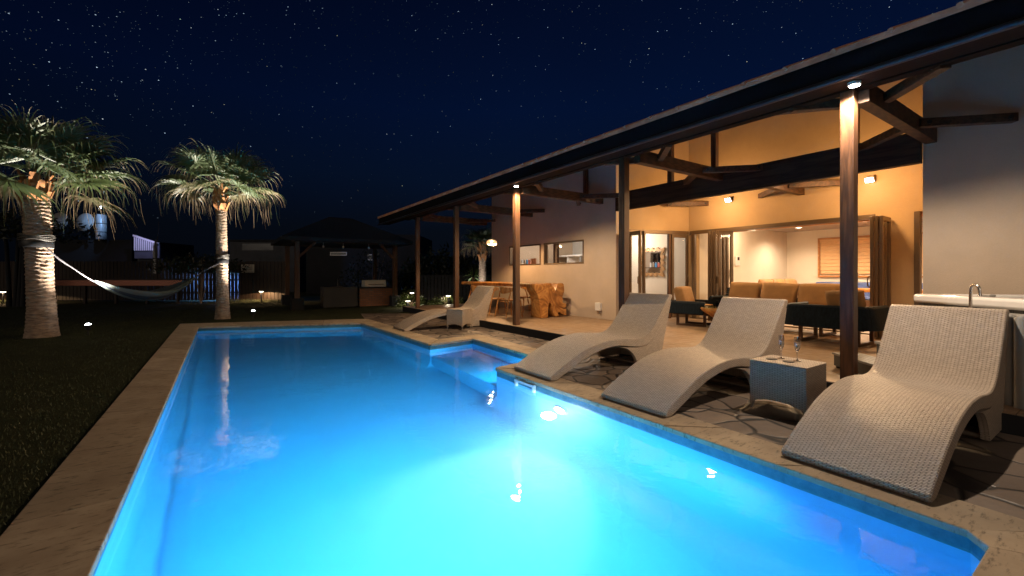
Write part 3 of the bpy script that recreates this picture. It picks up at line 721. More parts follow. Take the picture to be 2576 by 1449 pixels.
# ------------------------------------------------------------------ woven side tables
def side_table(label, loc, rz_):
    t = thing('side_table', label, 'side table', loc, rz_, 'cream woven side tables')
    a, b = .205, .235
    bm_ = MB()
    arch = [(-1, 0), (-.92, .0), (-.8, .03), (-.4, .055), (0, .06), (.4, .055), (.8, .03), (.92, 0), (1, 0)]
    def side(p, q):
        pts = [(p[0]+(q[0]-p[0])*(k+1)/2, p[1]+(q[1]-p[1])*(k+1)/2, .05+z) for k, z in arch]; tp = [(x, y, .435) for x, y, z in pts]
        L = math.dist(p, q); m_ = len(pts)
        bm_.add(pts+tp, [(i, i+1, m_+i+1, m_+i) for i in range(m_-1)], [[((arch[i][0]+1)/2*L, pts[i][2]), ((arch[i+1][0]+1)/2*L, pts[i+1][2]), ((arch[i+1][0]+1)/2*L, .435), ((arch[i][0]+1)/2*L, .435)] for i in range(m_-1)])
    cr = [(-a, -b), (a, -b), (a, b), (-a, b)]
    for i in range(4): side(cr[i], cr[(i+1) % 4])
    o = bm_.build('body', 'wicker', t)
    bw = bmesh.new(); bw.from_mesh(o.data); bmesh.ops.remove_doubles(bw, verts=bw.verts, dist=.0005); bmesh.ops.recalc_face_normals(bw, faces=bw.faces); bw.to_mesh(o.data); bw.free()
    so = o.modifiers.new('thickness', 'SOLIDIFY'); so.thickness = .018; so.offset = -1
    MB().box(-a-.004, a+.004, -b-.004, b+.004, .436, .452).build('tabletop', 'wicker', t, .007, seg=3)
    for sx in (-1, 1):
        for sy in (-1, 1):
            MB().tube([(sx*(a-.03), sy*(b-.03), .14), (sx*(a-.02), sy*(b-.02), .05), (sx*(a-.006), sy*(b-.006), .0)], [.012, .011, .009], 8).build('leg', 'heater', t, smooth=60)
    return t
T1 = side_table('cream woven side table carrying two champagne glasses', (4.335, 1.885, 0), 0)
dup(T1, (4.60, 9.02, 0), R(-57), 'small cream woven side table in front of the far lounger')
fl = None
for x, y, lb in ((4.395, 1.965, 'champagne flute standing nearer to the lounger backrest'), (4.385, 1.825, 'champagne flute standing nearer to the dark post')):
    if fl is None:
        fl = thing('champagne_flute', lb, 'champagne glass', (x, y, .4525), 0, 'champagne glasses on the side table')
        MB().lathe([(0, .001), (.030, .001), (.031, .003), (.012, .007), (.005, .014), (.0042, .04), (.0045, .075), (.010, .092), (.019, .11), (.0245, .14), (.0255, .17), (.0235, .222), (.0225, .222), (.0243, .17), (.0232, .14), (.0178, .112), (.008, .096), (0, .093)], 24).build('glass', 'crystal', fl, smooth=60)
        MB().lathe([(0, .0935), (.0075, .0965), (.0173, .1125), (.0227, .14), (.0238, .168), (0, .168)], 20).build('drink', 'crystal', fl, smooth=50)
    else: dup(fl, (x, y, .4525), label=lb)
for x, y, lb in ((4.285, 2.00, 'black round coaster at the lounger side of the table top'), (4.285, 1.855, 'black round coaster at the front of the table top')):
    tag(MB().lathe([(0, 0), (.045, 0), (.047, .003), (.045, .006), (0, .006)], 24, c=(x, y, .4525)).build('coaster', 'black', smooth=30), lb, 'coaster', 'coasters on the side table')
# ================================================================== TERRACE SEATING
def cushion(w_, h_, th, n=9, p=4, seed=0):
    rr = random.Random(seed); mb = MB(); vs = []; fs = []
    for s in (1, -1):
        o = len(vs)
        for i in range(n+1):
            for j in range(n+1):
                u = -1+2*i/n; v = -1+2*j/n
                f = max(0, (1-abs(u)**p)*(1-abs(v)**p))**.45
                pin = 1-.06*(1-f)
                vs.append((s*th/2*(f*(.96+.08*rr.random())+.04), u*w_/2*pin, v*h_/2*(pin+.02*math.cos(u*2))))
        for i in range(n):
            for j in range(n):
                q = [o+i*(n+1)+j, o+(i+1)*(n+1)+j, o+(i+1)*(n+1)+j+1, o+i*(n+1)+j+1]
                fs.append(q if s > 0 else q[::-1])
    N2 = (n+1)**2
    rim = [(i, 0) for i in range(n)]+[(n, j) for j in range(n)]+[(i, n) for i in range(n, 0, -1)]+[(0, j) for j in range(n, 0, -1)]
    ix = [i*(n+1)+j for i, j in rim]
    for k in range(len(ix)):
        a, b = ix[k], ix[(k+1) % len(ix)]; fs.append((a, N2+a, N2+b, b))
    return mb.add(vs, fs)
def place(mb, m): mb.v = [tuple(m @ Vector(p)) for p in mb.v]; return mb
def seat_unit(name, label, cat, w_, nc, loc, rz_, ht=.60, cu=.50, pil=None):
    """front is local +x, width along y"""
    t = thing(name, label, cat, loc, rz_)
    d = .82
    path = [(d-.06, -w_/2), (.16, -w_/2), (.05, -w_/2+.04), (0, -w_/2+.15), (0, w_/2-.15), (.05, w_/2-.04), (.16, w_/2), (d-.06, w_/2)]
    path = smooth_pts(path, 4); mb = MB(); th = .045; n = len(path)
    vs = []; uvl = []; L = 0
    for i, (x, y) in enumerate(path):
        a = Vector(path[max(i-1, 0)]); b = Vector(path[min(i+1, n-1)]); dn = (b-a).normalized(); nn = Vector((dn.y, -dn.x))
        if i: L += math.dist(path[i-1], path[i])
        for k, (o, z, sh_) in enumerate(((0, .27, -.07), (0, ht, 0), (-th, ht, 0), (-th, .27, -.07))):
            q = Vector((x, y))+nn*(o+sh_); vs.append((q.x, q.y, z))
        uvl.append(L)
    fs = []; uv = []
    for i in range(n-1):
        for k in range(4):
            k2 = (k+1) % 4; fs.append((i*4+k, i*4+k2, (i+1)*4+k2, (i+1)*4+k))
            zz_ = [.27, ht, ht+.05, .22]
            uv.append([(uvl[i], zz_[k]), (uvl[i], zz_[k2]), (uvl[i+1], zz_[k2]), (uvl[i+1], zz_[k])])
    fs += [(0, 1, 2, 3), ((n-1)*4+3, (n-1)*4+2, (n-1)*4+1, (n-1)*4)]; uv += [[(0, 0)]*4]*2
    mb.add(vs, fs, uv); mb.build('backrest', 'navy', t, .012, smooth=50)
    rail = MB().tube([(x, y, ht+.004) for x, y in path], .030, 8); rail.build('top_rail', 'navyframe', t, smooth=60)
    MB().box(.06, d-.02, -w_/2+.07, w_/2-.07, .24, .29).build('base', 'darkwood', t, .006)
    for s in (-1, 1):
        y = s*(w_/2-.16); f = MB()
        f.box(.10, d-.10, y-.025, y+.025, .0, .04).box(.10, .15, y-.025, y+.025, .04, .24).box(d-.15, d-.10, y-.025, y+.025, .04, .24)
        f.build('leg', 'darkwood', t, .004)
    ws = (w_-.14)/nc
    for k in range(nc):
        yc = -w_/2+.07+ws*(k+.5)
        place(cushion(ws-.015, d-.12, .17, 8, 6, k), Matrix.Translation((.42, yc, .375)) @ Matrix.Rotation(PI/2, 4, 'Y')).build('seat_cushion', 'cushion', t, smooth=180)
        place(cushion(pil[1] if pil else ws+.03, cu, .19, 10, 7, 5+k), Matrix.Translation((.17, pil[0] if pil else yc, .47+cu*.5-.06)) @ Matrix.Rotation(R(-16), 4, 'Y') @ Matrix.Rotation(R(random.uniform(-3, 3)), 4, 'X')).build('back_cushion', 'cushion', t, smooth=180)
    return t
sa = seat_unit('sofa', 'long three seat navy sofa with tan back cushions before the ochre wall', 'sofa', 2.2, 3, (9.50, 4.22, .15), PI, .60, .54)
for y in (1.10, -1.0):                               # tall woven ends of the sofa back
    mb = MB()
    for k in range(7):
        yy = y+(k-3)*.055; mb.tube([(.10, yy, .30), (.02, yy, .55), (-.03, yy, .80)], .024, 8)
        for z in range(9): mb.tube([(.10-.0145*z-.002, yy-.02, .34+.052*z), (.10-.0145*z-.02, yy+.02, .34+.052*z)], .030, 6)
    mb.build('woven_end', 'navyframe', sa, smooth=60)
seat_unit('armchair', 'navy woven armchair with its back to the pool, partly behind the lit post', 'armchair', 1.10, 1, (7.86, 2.88, .15), 0, .585, .46, (-.22, .54))
seat_unit('armchair', 'navy woven armchair with tan pillow facing the pool by the folded doors', 'armchair', .80, 1, (8.45, 5.95, .15), R(-78), .50, .44)
# coffee table: glass on a root
t = thing('coffee_table', 'low glass coffee table on a dark root stump', 'coffee table', (8.28, 4.72, .15))
MB().lathe([(0, .445), (.47, .445), (.475, .451), (.47, .457), (0, .457)], 40).build('tabletop', 'glass_t', t, smooth=30)
mb = MB(); rr = random.Random(4)
prof = [(.10, 0), (.11, .10), (.13, .19), (.24, .27), (.36, .36), (.40, .41), (.38, .44), (0, .44)]
nn = 28; vs = []
ph = [rr.uniform(.8, 1.2) for _ in range(nn)]
for r_, z in prof:
    for k in range(nn): vs.append((r_*(1+.22*math.sin(k*2*PI/nn*3+z*6)+.1*(ph[k]-1))*math.cos(2*PI*k/nn), r_*(1+.22*math.sin(k*2*PI/nn*3+z*6))*math.sin(2*PI*k/nn), z))
mb.add(vs, [(i*nn+k, i*nn+(k+1) % nn, (i+1)*nn+(k+1) % nn, (i+1)*nn+k) for i in range(len(prof)-1) for k in range(nn)])
mb.build('stump', 'slab', t, smooth=60)
# ================================================================== DINING TABLE AND CHAIRS
t = thing('dining_table', 'long root wood dining table with a massive carved root end', 'dining table', (6.9, 10.5, .15))
TX = lambda px: 6.42+(px-620)/1180*1.02-6.9
TZ = lambda py: (1115-py)/885*.865
opx = [(830, 1115), (960, 1112), (1095, 1110), (1098, 980), (1112, 800), (1150, 715), (1235, 790), (1245, 900), (1300, 1010), (1370, 1095), (1500, 1095), (1478, 1005), (1520, 975), (1640, 1050), (1720, 1072), (1805, 1075), (1795, 915), (1700, 905), (1560, 862), (1700, 885), (1792, 868), (1792, 775), (1655, 735), (1648, 600), (1722, 420), (1700, 255), (1655, 222), (1455, 238), (1390, 400), (1310, 468), (1240, 400), (1180, 292), (1040, 238), (830, 236), (620, 236), (604, 330), (640, 420), (740, 560), (775, 700), (800, 900)]
o = MB().prism([(TX(a), TZ(b)) for a, b in opx], -1.98, -1.62).build('root_end', 'slab', t, .028, smooth=60, seg=3)
fr2 = [(900, 1115), (1700, 1115), (1560, 800), (1600, 480), (1350, 380), (1150, 560), (1000, 500), (900, 700)]
MB().prism([(TX(a), TZ(b)) for a, b in fr2], -1.60, -1.45).build('root_end', 'slab', t, .03, smooth=60)
ed_ = []
for k in range(25): ed_.append((-.46+.04*math.sin(k*.9)+.02*math.sin(k*2.3), -1.70+k*.155))
for k in range(24, -1, -1): ed_.append((.42+.045*math.sin(k*.7+1)+.02*math.sin(k*2.9), -1.70+k*.155))
MB().poly(ed_, .775, .865).build('tabletop', 'slab', t, .02, smooth=50, seg=3)
mb = MB(); mb.tube([(-.1, 1.5, 0), (-.05, 1.55, .35), (.0, 1.5, .60), (.0, 1.5, .78)], [.26, .19, .22, .36], 14); mb.build('trunk_foot', 'slab', t, smooth=60)
def chair(label, loc, rz_):
    """dining chair, front is local +x"""
    t = thing('dining_chair', label, 'dining chair', loc, rz_, 'teak dining chairs round the root table')
    sp_ = MB().poly([(.22, -.21), (.22, .21), (-.20, .18), (-.20, -.18)], .42, .45); sp_.build('seat', 'teak', t, .012, smooth=50)
    arc = [(-.24+.24*(abs(k)/6)**2.2, k/6*.265, 0) for k in range(-6, 7)]
    mb = MB(); vs = []; m_ = len(arc)
    for i, (x, y, _) in enumerate(arc):
        f = abs(i-6)/6; z0 = .60+.09*f**2; z1 = .78-.03*f**2
        vs += [(x, y, z0), (x-.03, y, z1), (x-.005, y*.965, z1), (x+.022, y*.965, z0)]
    mb.add(vs, [(i*4+k, i*4+(k+1) % 4, (i+1)*4+(k+1) % 4, (i+1)*4+k) for i in range(m_-1) for k in range(4)]+[(0, 1, 2, 3), tuple((m_-1)*4+k for k in (3, 2, 1, 0))])
    mb.build('backrest', 'teak', t, .006, smooth=60)
    for s in (-1, 1):
        MB().tube([(-.29, s*.245, 0), (-.21, s*.225, .42), (-.13, s*.235, .66)], [.013, .021, .016], 8).build('leg', 'teak', t, smooth=60)
        MB().tube([(.24, s*.235, 0), (.20, s*.205, .42)], [.013, .02], 8).build('leg', 'teak', t, smooth=60)
    MB().tube([(-.21, -.21, .40), (-.21, .21, .40)], .014, 8).tube([(.19, -.20, .40), (.19, .20, .40)], .014, 8).build('rail', 'teak', t, smooth=60)
    return t
ch = None
for x, y, a, lb in ((6.18, 9.30, 3, 'teak dining chair on the pool side next to the root end'), (6.18, 10.05, -4, 'teak dining chair on the pool side, second from the root end'), (6.16, 10.85, 4, 'teak dining chair on the pool side, farthest from the root end'),
                    (7.42, 9.35, 182, 'teak dining chair on the wall side next to the root end'), (7.42, 10.3, 177, 'teak dining chair at the middle of the wall side')):
    if ch is None: ch = chair(lb, (x, y, .15), R(a))
    else: dup(ch, (x, y, .15), R(a), lb)
# ================================================================== HOT TUB CORNER
E_ = Vector((-.658, -.753, 0)); Nn = Vector((.753, -.658, 0))
ang = math.atan2(E_.y, E_.x)
t = thing('hot_tub', 'white rimmed hot tub with dark slatted skirt against the dim wall', 'hot tub', (6.69, 1.52, .15), ang)   # local x along E_, local -y is toward the wall
sg = 1 if (Matrix.Rotation(ang, 3, 'Z') @ Vector((0, 1, 0))).dot(Nn) > 0 else -1
def Lb(mb, x0, x1, a, b, z0, z1): return mb.box(x0, x1, min(sg*a, sg*b), max(sg*a, sg*b), z0, z1)
rim = MB(); Lb(rim, -.04, 2.2, -.03, .22, .775, .875); Lb(rim, -.04, .18, .2202, 1.1, .775, .875); Lb(rim, 1.98, 2.2, .2202, 1.1, .775, .875); Lb(rim, .1802, 1.9798, .90, 1.1, .775, .87)
rim.build('rim', 'acrylic', t, .03, smooth=50, seg=3)
sh = MB(); Lb(sh, .18, 1.98, .222, .90, .40, .42); sh.build('shell', 'acrylic', t)
sk = MB()
for k in range(24): Lb(sk, .0+k*.09, .085+k*.09, 0, .02, 0, .775)
Lb(sk, .0, .02, .022, 1.08, 0, .775); sk.build('skirt', 'greydark', t, .004)
wt = MB(); Lb(wt, .18, 1.98, .222, .90, .70, .702); wt.build('tub_water', 'glassdark', t)
hr = MB(); Lb(hr, .62, .74, .10, .16, .876, .90); hr.build('headrest', 'grey', t, .01)
# cabinet with a tap, clad in half round slats
c0 = Vector((6.18, 1.46, .15))
t = thing('sink_cabinet', 'grey cabinet clad with half round slats before the hot tub', 'cabinet', tuple(c0), ang)
cl_ = MB()
for k in range(12):
    x = .05+k*.098
    cl_.tube([(x, sg*.02, .0), (x, sg*.02, .735), (x, sg*.03, .757)], [.049, .049, .028], 12)
cl_.build('cladding', 'grey', t, smooth=50)
bd = MB(); Lb(bd, .0, 1.17, .03, .44, .0, .72); bd.build('cabinet_body', 'greydark', t, .004)
tp = MB(); Lb(tp, .0, 1.17, .075, .45, .725, .745); tp.build('worktop', 'grey', t, .005)
t2 = thing('water_tap', 'steel gooseneck tap standing on the grey slatted cabinet', 'tap', tuple(c0+E_*.50+Nn*.16+Vector((0, 0, .746))), ang)
pts = [(0, 0, 0), (0, 0, .20)]+[(.045-.045*math.cos(a), 0, .20+.055*math.sin(a)) for a in [PI*k/8 for k in range(1, 9)]]+[(.093, 0, .165)]
MB().tube(pts, [.0155]+[.0125]*(len(pts)-1), 14).build('spout', 'chrome', t2, smooth=60)
MB().lathe([(.013, .02), (.017, 0)], 12, c=(.093, 0, .150)).build('nozzle', 'chrome', t2, smooth=60)
MB().tube([(.045, 0, 0), (.045, 0, .022)], .006, 8).build('lever', 'chrome', t2, smooth=60)
t = thing('tub_steps', 'grey two tread wooden steps leading up to the hot tub', 'steps', (5.98, 2.12, .15), ang)
lo = MB()
for k in range(5): Lb(lo, .0, .85, .0+k*.062, .057+k*.062, .155, .18)
lo.build('tread', 'grey', t, .004)
up_ = MB()
for k in range(5): Lb(up_, .22, .85, .315+k*.062, .372+k*.062, .325, .355)
up_.build('tread', 'grey', t, .004)
ri = MB(); Lb(ri, .02, .83, .012, .03, .03, .153); Lb(ri, .02, .04, .031, .30, .0, .153); Lb(ri, .24, .83, .325, .343, .0, .323); Lb(ri, .24, .26, .344, .62, .0, .323); ri.build('riser', 'greydark', t, .003)
# ================================================================== INSIDE THE ROOMS
t = thing('leather_sofa', 'tan leather sofa in the far room corner with three loose pillows', 'sofa', (13.6, 5.95, .158))
MB().box(-1.2, 1.15, -.35, .45, .10, .42).build('base', 'leather', t, .05, smooth=50)
MB().box(-1.2, 1.15, .25, .47, .425, .70).build('backrest', 'leather', t, .05, smooth=50)
MB().box(-1.42, -1.205, -.35, .47, .10, .66).build('armrest', 'leather', t, .04, smooth=50)
for k, x in enumerate((-.85, -.15, .60)):
    place(cushion(.68, .56, .22, 8, 4, k), Matrix.Translation((x, .12, .70)) @ Matrix.Rotation(PI/2, 4, 'Z') @ Matrix.Rotation(R(14), 4, 'Y')).build('pillow', 'leather', t, smooth=180)
t = thing('blue_bench', 'long blue upholstered bench under the blind window', 'bench', (14.45, 4.0, .158))
MB().box(-.25, .30, -1.9, 1.60, .0, .40).build('base', 'darkwood', t, .01)
MB().box(.12, .40, -1.9, 1.60, .41, .87).build('backrest', 'blue', t, .06, smooth=50, seg=3)
MB().box(-.25, .115, -1.9, 1.60, .41, .50).build('seat', 'blue', t, .03, smooth=50)
t = thing('inside_table', 'glossy wooden slab table in front of the blue bench', 'table', (13.2, 3.4, .158))
MB().box(-.42, .42, -1.6, 1.5, .66, .74).build('tabletop', 'slab', t, .015)
for y in (-1.2, 1.2): MB().box(-.3, .3, y-.06, y+.06, 0, .66).build('leg', 'darkwood', t, .01)
def stool(loc, lb):
    t = thing('stool', lb, 'stool', loc, 0)
    MB().lathe([(0, .40), (.17, .40), (.19, .43), (.19, .54), (.17, .56), (0, .55)], 20).build('seat', 'teak', t, smooth=50)
    for k in range(3):
        a = k*2*PI/3+.5; MB().tube([(.17*math.cos(a), .17*math.sin(a), 0), (.09*math.cos(a), .09*math.sin(a), .42)], [.03, .045], 10).build('leg', 'teak', t, smooth=60)
stool((11.95, 2.62, .30), 'round yellow wooden stool seen beside the door frame')
t = thing('raised_platform', 'low wooden platform under the stool inside the room', 'platform', (12.4, 1.6, .158))
MB().box(-1.0, 1.4, -3, 1.6, 0, .135).build('deck', 'floor_in', t, .01)
MB().box(-1.03, -1.003, -3, 1.6, 0, .12).build('edge', 'orangewood', t, .004)
t = thing('heater', 'grey boxy stove heater behind the sofa cushions', 'heater', (10.62, 5.62, .158))
MB().poly([(-.16, -.30), (.16, -.30), (.16, .28), (-.10, .28), (-.16, .20)], .04, .86).build('case', 'heater', t, .02, smooth=40)
MB().box(-.15, .16, -.29, .27, .862, .885).build('top_panel', 'greydark', t, .006)
t = thing('wall_intercom', 'white intercom panel with a small dark screen on the room wall', 'intercom', (11.95, 6.498, 1.62))
MB().box(-.12, .12, -.03, 0, -.13, .13).build('case', 'white', t, .008)
MB().box(-.02, .08, -.034, -.0305, .02, .11).build('screen', 'glassdark', t)
for i, (x, lb) in enumerate(((11.42, 'slim white remote holder left on the wall under the intercom'), (11.60, 'slim white remote holder right on the wall under the intercom'))):
    t = thing('remote_control', lb, 'remote', (x, 6.498, 1.27)); MB().box(-.05, .05, -.03, 0, -.10, .10).build('case', 'white', t, .006); MB().box(-.03, .03, -.034, -.0305, .05, .085).build('screen', 'glassdark', t)
# mirror with a wavy frame
t = thing('wavy_mirror', 'mirror with a wavy carved wooden frame on the inner wall', 'mirror', (11.395, 8.92, 1.635))
hw, hh = .36, .34
def wav(s):
    pts = []
    for k in range(80):
        a = 2*PI*k/80; c, q = math.cos(a), math.sin(a); m_ = max(abs(c), abs(q)); y, z = c/m_*hw*s, q/m_*hh*s
        wv = .028*math.sin(a*16+.6) if s > 1 else .012*math.sin(a*16)
        pts.append((y*(1+wv/hw), z*(1+wv/hh)))
    return pts
o1, i1 = wav(1.27), wav(1.0); k = 80
vs = [(-.05, y, z) for y, z in o1]+[(-.065, y, z) for y, z in i1]+[(0, y, z) for y, z in o1]
MB().add(vs, [(i, (i+1) % k, k+(i+1) % k, k+i) for i in range(k)]+[(2*k+i, 2*k+(i+1) % k, (i+1) % k, i) for i in range(k)]).build('frame', 'mirrorwood', t, smooth=40)
mm, nt_, b_ = nmat('mirror glass'); b_.inputs['Metallic'].default_value = 1; b_.inputs['Roughness'].default_value = .03; b_.inputs['Base Color'].default_value = (.8, .82, .84, 1)
MB().add([(-.03, y, z) for y, z in wav(1.02)], [tuple(range(80))]).build('glass', mm, t)
# bottles on the kitchen shelf
bs = None
for i, (y, c, h, lb) in enumerate(((11.50, 'white', .20, 'slim pale bottle behind the small window, leftmost of the row'), (11.37, 'coping', .20, 'slim cream bottle behind the small window, second of the row'), (11.24, 'bluecan', .20, 'slim blue bottle behind the small window'), (11.11, 'redcan', .20, 'slim red bottle behind the small window'), (10.95, 'copper', .23, 'copper tumbler next to the red bottle behind the small window'), (10.82, 'copper', .23, 'copper tumbler at the right end behind the small window'))):
    if c == 'bluecan' and c not in M: M[c] = pm('blue print', (.08, .30, .62), .4)
    if c == 'redcan' and c not in M: M[c] = pm('red print', (.70, .16, .12), .4)
    if c == 'copper' and c not in M: M[c] = pm('copper', (.45, .20, .12), .3, metal=.8)
    r_ = .036 if h < .22 else .05
    t = thing('bottle' if h < .22 else 'tumbler', lb, 'bottle' if h < .22 else 'tumbler', (8.14, y, 1.532))
    MB().lathe([(0, 0), (r_, 0), (r_, h*.6), (r_*.72 if h < .22 else r_*1.08, h*.92), (0, h*.92)], 14).build('body', c, t, smooth=50)
    if h < .22: MB().lathe([(r_*.6, h*.921), (r_*.6, h), (0, h)], 12).build('cap', 'white', t, smooth=40)
# ================================================================== PALMS
def P3(u, v, d): x, y = at(u, d); return Vector((x, y, zz(v, d)))
RV = Vector((CT, -ST, 0)); FV = Vector((ST, CT, 0)); UPV = Vector((0, 0, 1))
def palm(label, base, top_off, ht, r0, r1, crown_r, nfr, seed, wind=.10):
    rr = random.Random(seed)
    t = thing('palm_tree', label, 'palm tree', (base[0], base[1], -.02))
    top = Vector((top_off[0], top_off[1], ht)); mb = MB(); n = 44; rows = int(ht/.017)
    vs = []
    ring = .078
    for i in range(rows+1):
        z = ht*i/rows; f = i/rows
        c = Vector((top.x*f**1.3, top.y*f**1.3, z))
        flare = r0*.28*math.exp(-z/.16)+r0*.24*math.exp(-z/.7)
        r = r1+(r0*.72-r1)*(1-f)**1.2+flare*.55
        for k in range(n):
            a = 2*PI*k/n; nx, ny = math.cos(a), math.sin(a)
            w_ = noise.noise(Vector((nx*1.4, ny*1.4, z*2.2+seed)))*1.1+noise.noise(Vector((nx*4, ny*4, z*5+seed)))*.4
            ph = (z+w_*.05)/ring; s = ph-math.floor(ph)
            led = (1-s)**1.6 if s > .08 else s/.08
            rg = .5+.7*abs(noise.noise(Vector((nx*3+7, ny*3, math.floor(ph)*1.7+seed))))
            rad = r*(1+.05*noise.noise(Vector((nx*2, ny*2, z*1.3))))+.030*rg*led*min(1, z/.35+.15)-.008*abs(noise.noise(Vector((nx*16, ny*16, z*9))))
            vs.append((c.x+nx*rad, c.y+ny*rad, z))
    mb.add(vs, [(i*n+k, i*n+(k+1) % n, (i+1)*n+(k+1) % n, (i+1)*n+k) for i in range(rows) for k in range(n)])
    mb.build('trunk', 'trunk', t, smooth=35)
    bt = MB()
    for k in range(46):                             # cut leaf bases below the crown
        a = rr.uniform(0, 2*PI); z = rr.uniform(-.58, .10); d = Vector((math.cos(a), math.sin(a), 0))
        p = top+d*(r1*.92)+UPV*z; L = rr.uniform(.16, .30); q = p+d*rr.uniform(.05, .12)+UPV*L
        s = UPV.cross(d)*rr.uniform(.045, .085)
        bt.add([p-s, p+s, q+s*.6, q-s*.6, p-s*.8-d*.04, p+s*.8-d*.04, q+s*.5-d*.03, q-s*.5-d*.03], [(0, 1, 2, 3), (7, 6, 5, 4), (0, 4, 5, 1), (3, 2, 6, 7), (1, 5, 6, 2), (0, 3, 7, 4)])
    bt.build('leaf_bases', 'boot', t)
    cr = MB(); dry = []
    def strip(pts, wid, side, d0):
        o = len(cr.v); vs = []; L = len(pts)
        for i, p in enumerate(pts):
            vs += [p-side*wid[i], p+side*wid[i]]
        cr.add(vs, [(2*i, 2*i+1, 2*i+3, 2*i+2) for i in range(L-1)])
        for i in range(L): dry.extend([d0[i]]*2)
    hub = top+UPV*.12
    for f in range(nfr):
        age = f/nfr                                   # 0 young upright, 1 old hanging
        az = f*2.39996+rr.uniform(-.25, .25); el = R(84-84*age**.9+rr.uniform(-9, 9))
        d = Vector((math.cos(az)*math.cos(el), math.sin(az)*math.cos(el), math.sin(el)))
        d = (d+RV*wind*rr.random()).normalized()
        lp = crown_r*rr.uniform(.46, .60)*(1.0 if age > .25 else .55+1.6*age)
        old = 1 if age > .86 else 0
        pts = []; p = hub.copy(); dd = d.copy(); st_ = 5
        for k in range(st_+1):
            pts.append(p.copy()); p = p+dd*(lp/st_); dd = (dd-UPV*.07*(.4+math.cos(el))).normalized()
        cp = pts[-1]; ax = (pts[-1]-pts[-2]).normalized()
        side = ax.cross(UPV)
        if side.length < .05: side = RV.copy()
        side.normalize()
        strip(pts, [.022, .018, .015, .013, .012, .010], side, [.25+.5*old]*6)
        nrm = side.cross(ax).normalized(); roll = rr.uniform(-.5, .5)
        side = (side*math.cos(roll)+nrm*math.sin(roll)).normalized(); nrm = side.cross(ax).normalized()
        ns = 26; fl = crown_r*rr.uniform(.38, .46)*(1 if age > .2 else .7)
        for k in range(ns):
            q = (k+.5)/ns*2-1; an = q*R(118)
            dr = (ax*math.cos(an)+side*math.sin(an)+nrm*(.14*(1-abs(q))-.05)).normalized()
            L = fl*(1-.28*abs(q)**2)*rr.uniform(.9, 1.1)
            wv = (nrm.cross(dr)).normalized(); wv = (wv*.86+nrm*(.5 if k % 2 else -.5)).normalized()
            hang = rr.uniform(.7, 1.6); pp = [cp]; p = cp.copy(); dd = dr.copy()
            stp = (.34, .26, .20, .20, .22, .20)
            for i, s_ in enumerate(stp):
                p = p+dd*(L*s_); pp.append(p.copy())
                gz = (0, .16, .42, .75, 1.0, .8)[i]*hang
                dd = (dd-UPV*gz+RV*wind*.5*gz*rr.random()).normalized()
            w0 = fl*.043
            strip(pp, [w0*.25, w0*1.0, w0*.8, w0*.45, w0*.22, w0*.14, w0*.05], wv, [x+.55*old for x in (0, .0, .05, .25, .65, .9, 1.0)])
    # dead skirt leaves and loose threads
    for k in range(int(nfr*5)):
        a = rr.uniform(0, 2*PI); r_ = crown_r*rr.uniform(.25, .95); p = hub+Vector((math.cos(a)*r_, math.sin(a)*r_, rr.uniform(-.35, .2)*crown_r*(1.1-r_/crown_r*.6)-.18*(r_/crown_r)**2*crown_r))
        L = rr.uniform(.3, .75)*crown_r*.5; s = Vector((rr.uniform(-1, 1), rr.uniform(-1, 1), 0)).normalized()
        sw = Vector((rr.uniform(-.1, .25), rr.uniform(-.1, .1), 0))
        strip([p, p-UPV*L*.5+sw*.3*L, p-UPV*L+sw*L], [.006, .005, .002], s, [.9, 1, 1])
    cr.dry = dry; cr.build('crown', 'palm', t, fix=False)
    return t
p1 = at(106, 8.78); p2 = at(560, 12.3)
palm('big palm tree with thick ringed trunk and dark strap, holding the hammock loop', p1, tuple((RV*-.20+FV*.05)[:2]), 3.12, .265, .195, 1.84, 38, 17, .16)
palm('slimmer palm tree standing behind the far end of the pool', p2, tuple((RV*-.05)[:2]), 3.58, .20, .118, 1.60, 38, 9, .06)
p3 = at(1214, 17.6)
palm('distant palm tree lit from below past the end of the house wall', p3, (0, 0), 2.35, .22, .13, .92, 40, 21, .03)
def spike(label, u, d, tgt, grp='spotlights in the lawn', ang=95, pw=420, col=(1, .90, .76)):
    x, y = at(u, d); t = thing('garden_spotlight', label, 'spotlight', (x, y, -.02), 0, grp)
    to = (Vector(tgt)-Vector((x, y, .17))).normalized(); q = to.to_track_quat('Z', 'Y').to_matrix().to_4x4(); mv = Matrix.Translation((0, 0, .19)) @ q
    MB().tube([(0, 0, 0), (0, 0, .14)], .012, 8).build('spike', 'black', t, smooth=60)
    h = MB().lathe([(0, -.08), (.035, -.08), (.055, -.02), (.06, .03), (.053, .03), (.050, .018)], 20); place(h, mv); h.build('head', 'black', t, smooth=50)
    l = MB().lathe([(0, .060), (.025, .054), (.045, .038), (.050, .026)], 20); place(l, mv); l.build('lens', 'bulb_f', t)
    p = Vector((x, y, .17))+to*.06
    lamp('SPOT', p, pw, col, tgt, ang, 1.0, .03)
    lamp('SPOT', p+UPV*.01, 20, col, Vector(tgt)-UPV*2.9-FV*.05, 120, .9, .03)
spike('bright lawn spotlight at the foot of the big palm', 222, 8.98, (p1[0]+.36, p1[1]+.05, 4.6), pw=1900, ang=80)
spike('bright lawn spotlight beside the slimmer palm behind the pool', 637, 12.35, (p2[0]+.32, p2[1], 5.2), pw=3200, ang=82)
x, y = at(1195, 16.6)
lamp('SPOT', (x, y, .15), 160, (1, .96, .9), (p3[0], p3[1], 2.7), 70, .6, .03)
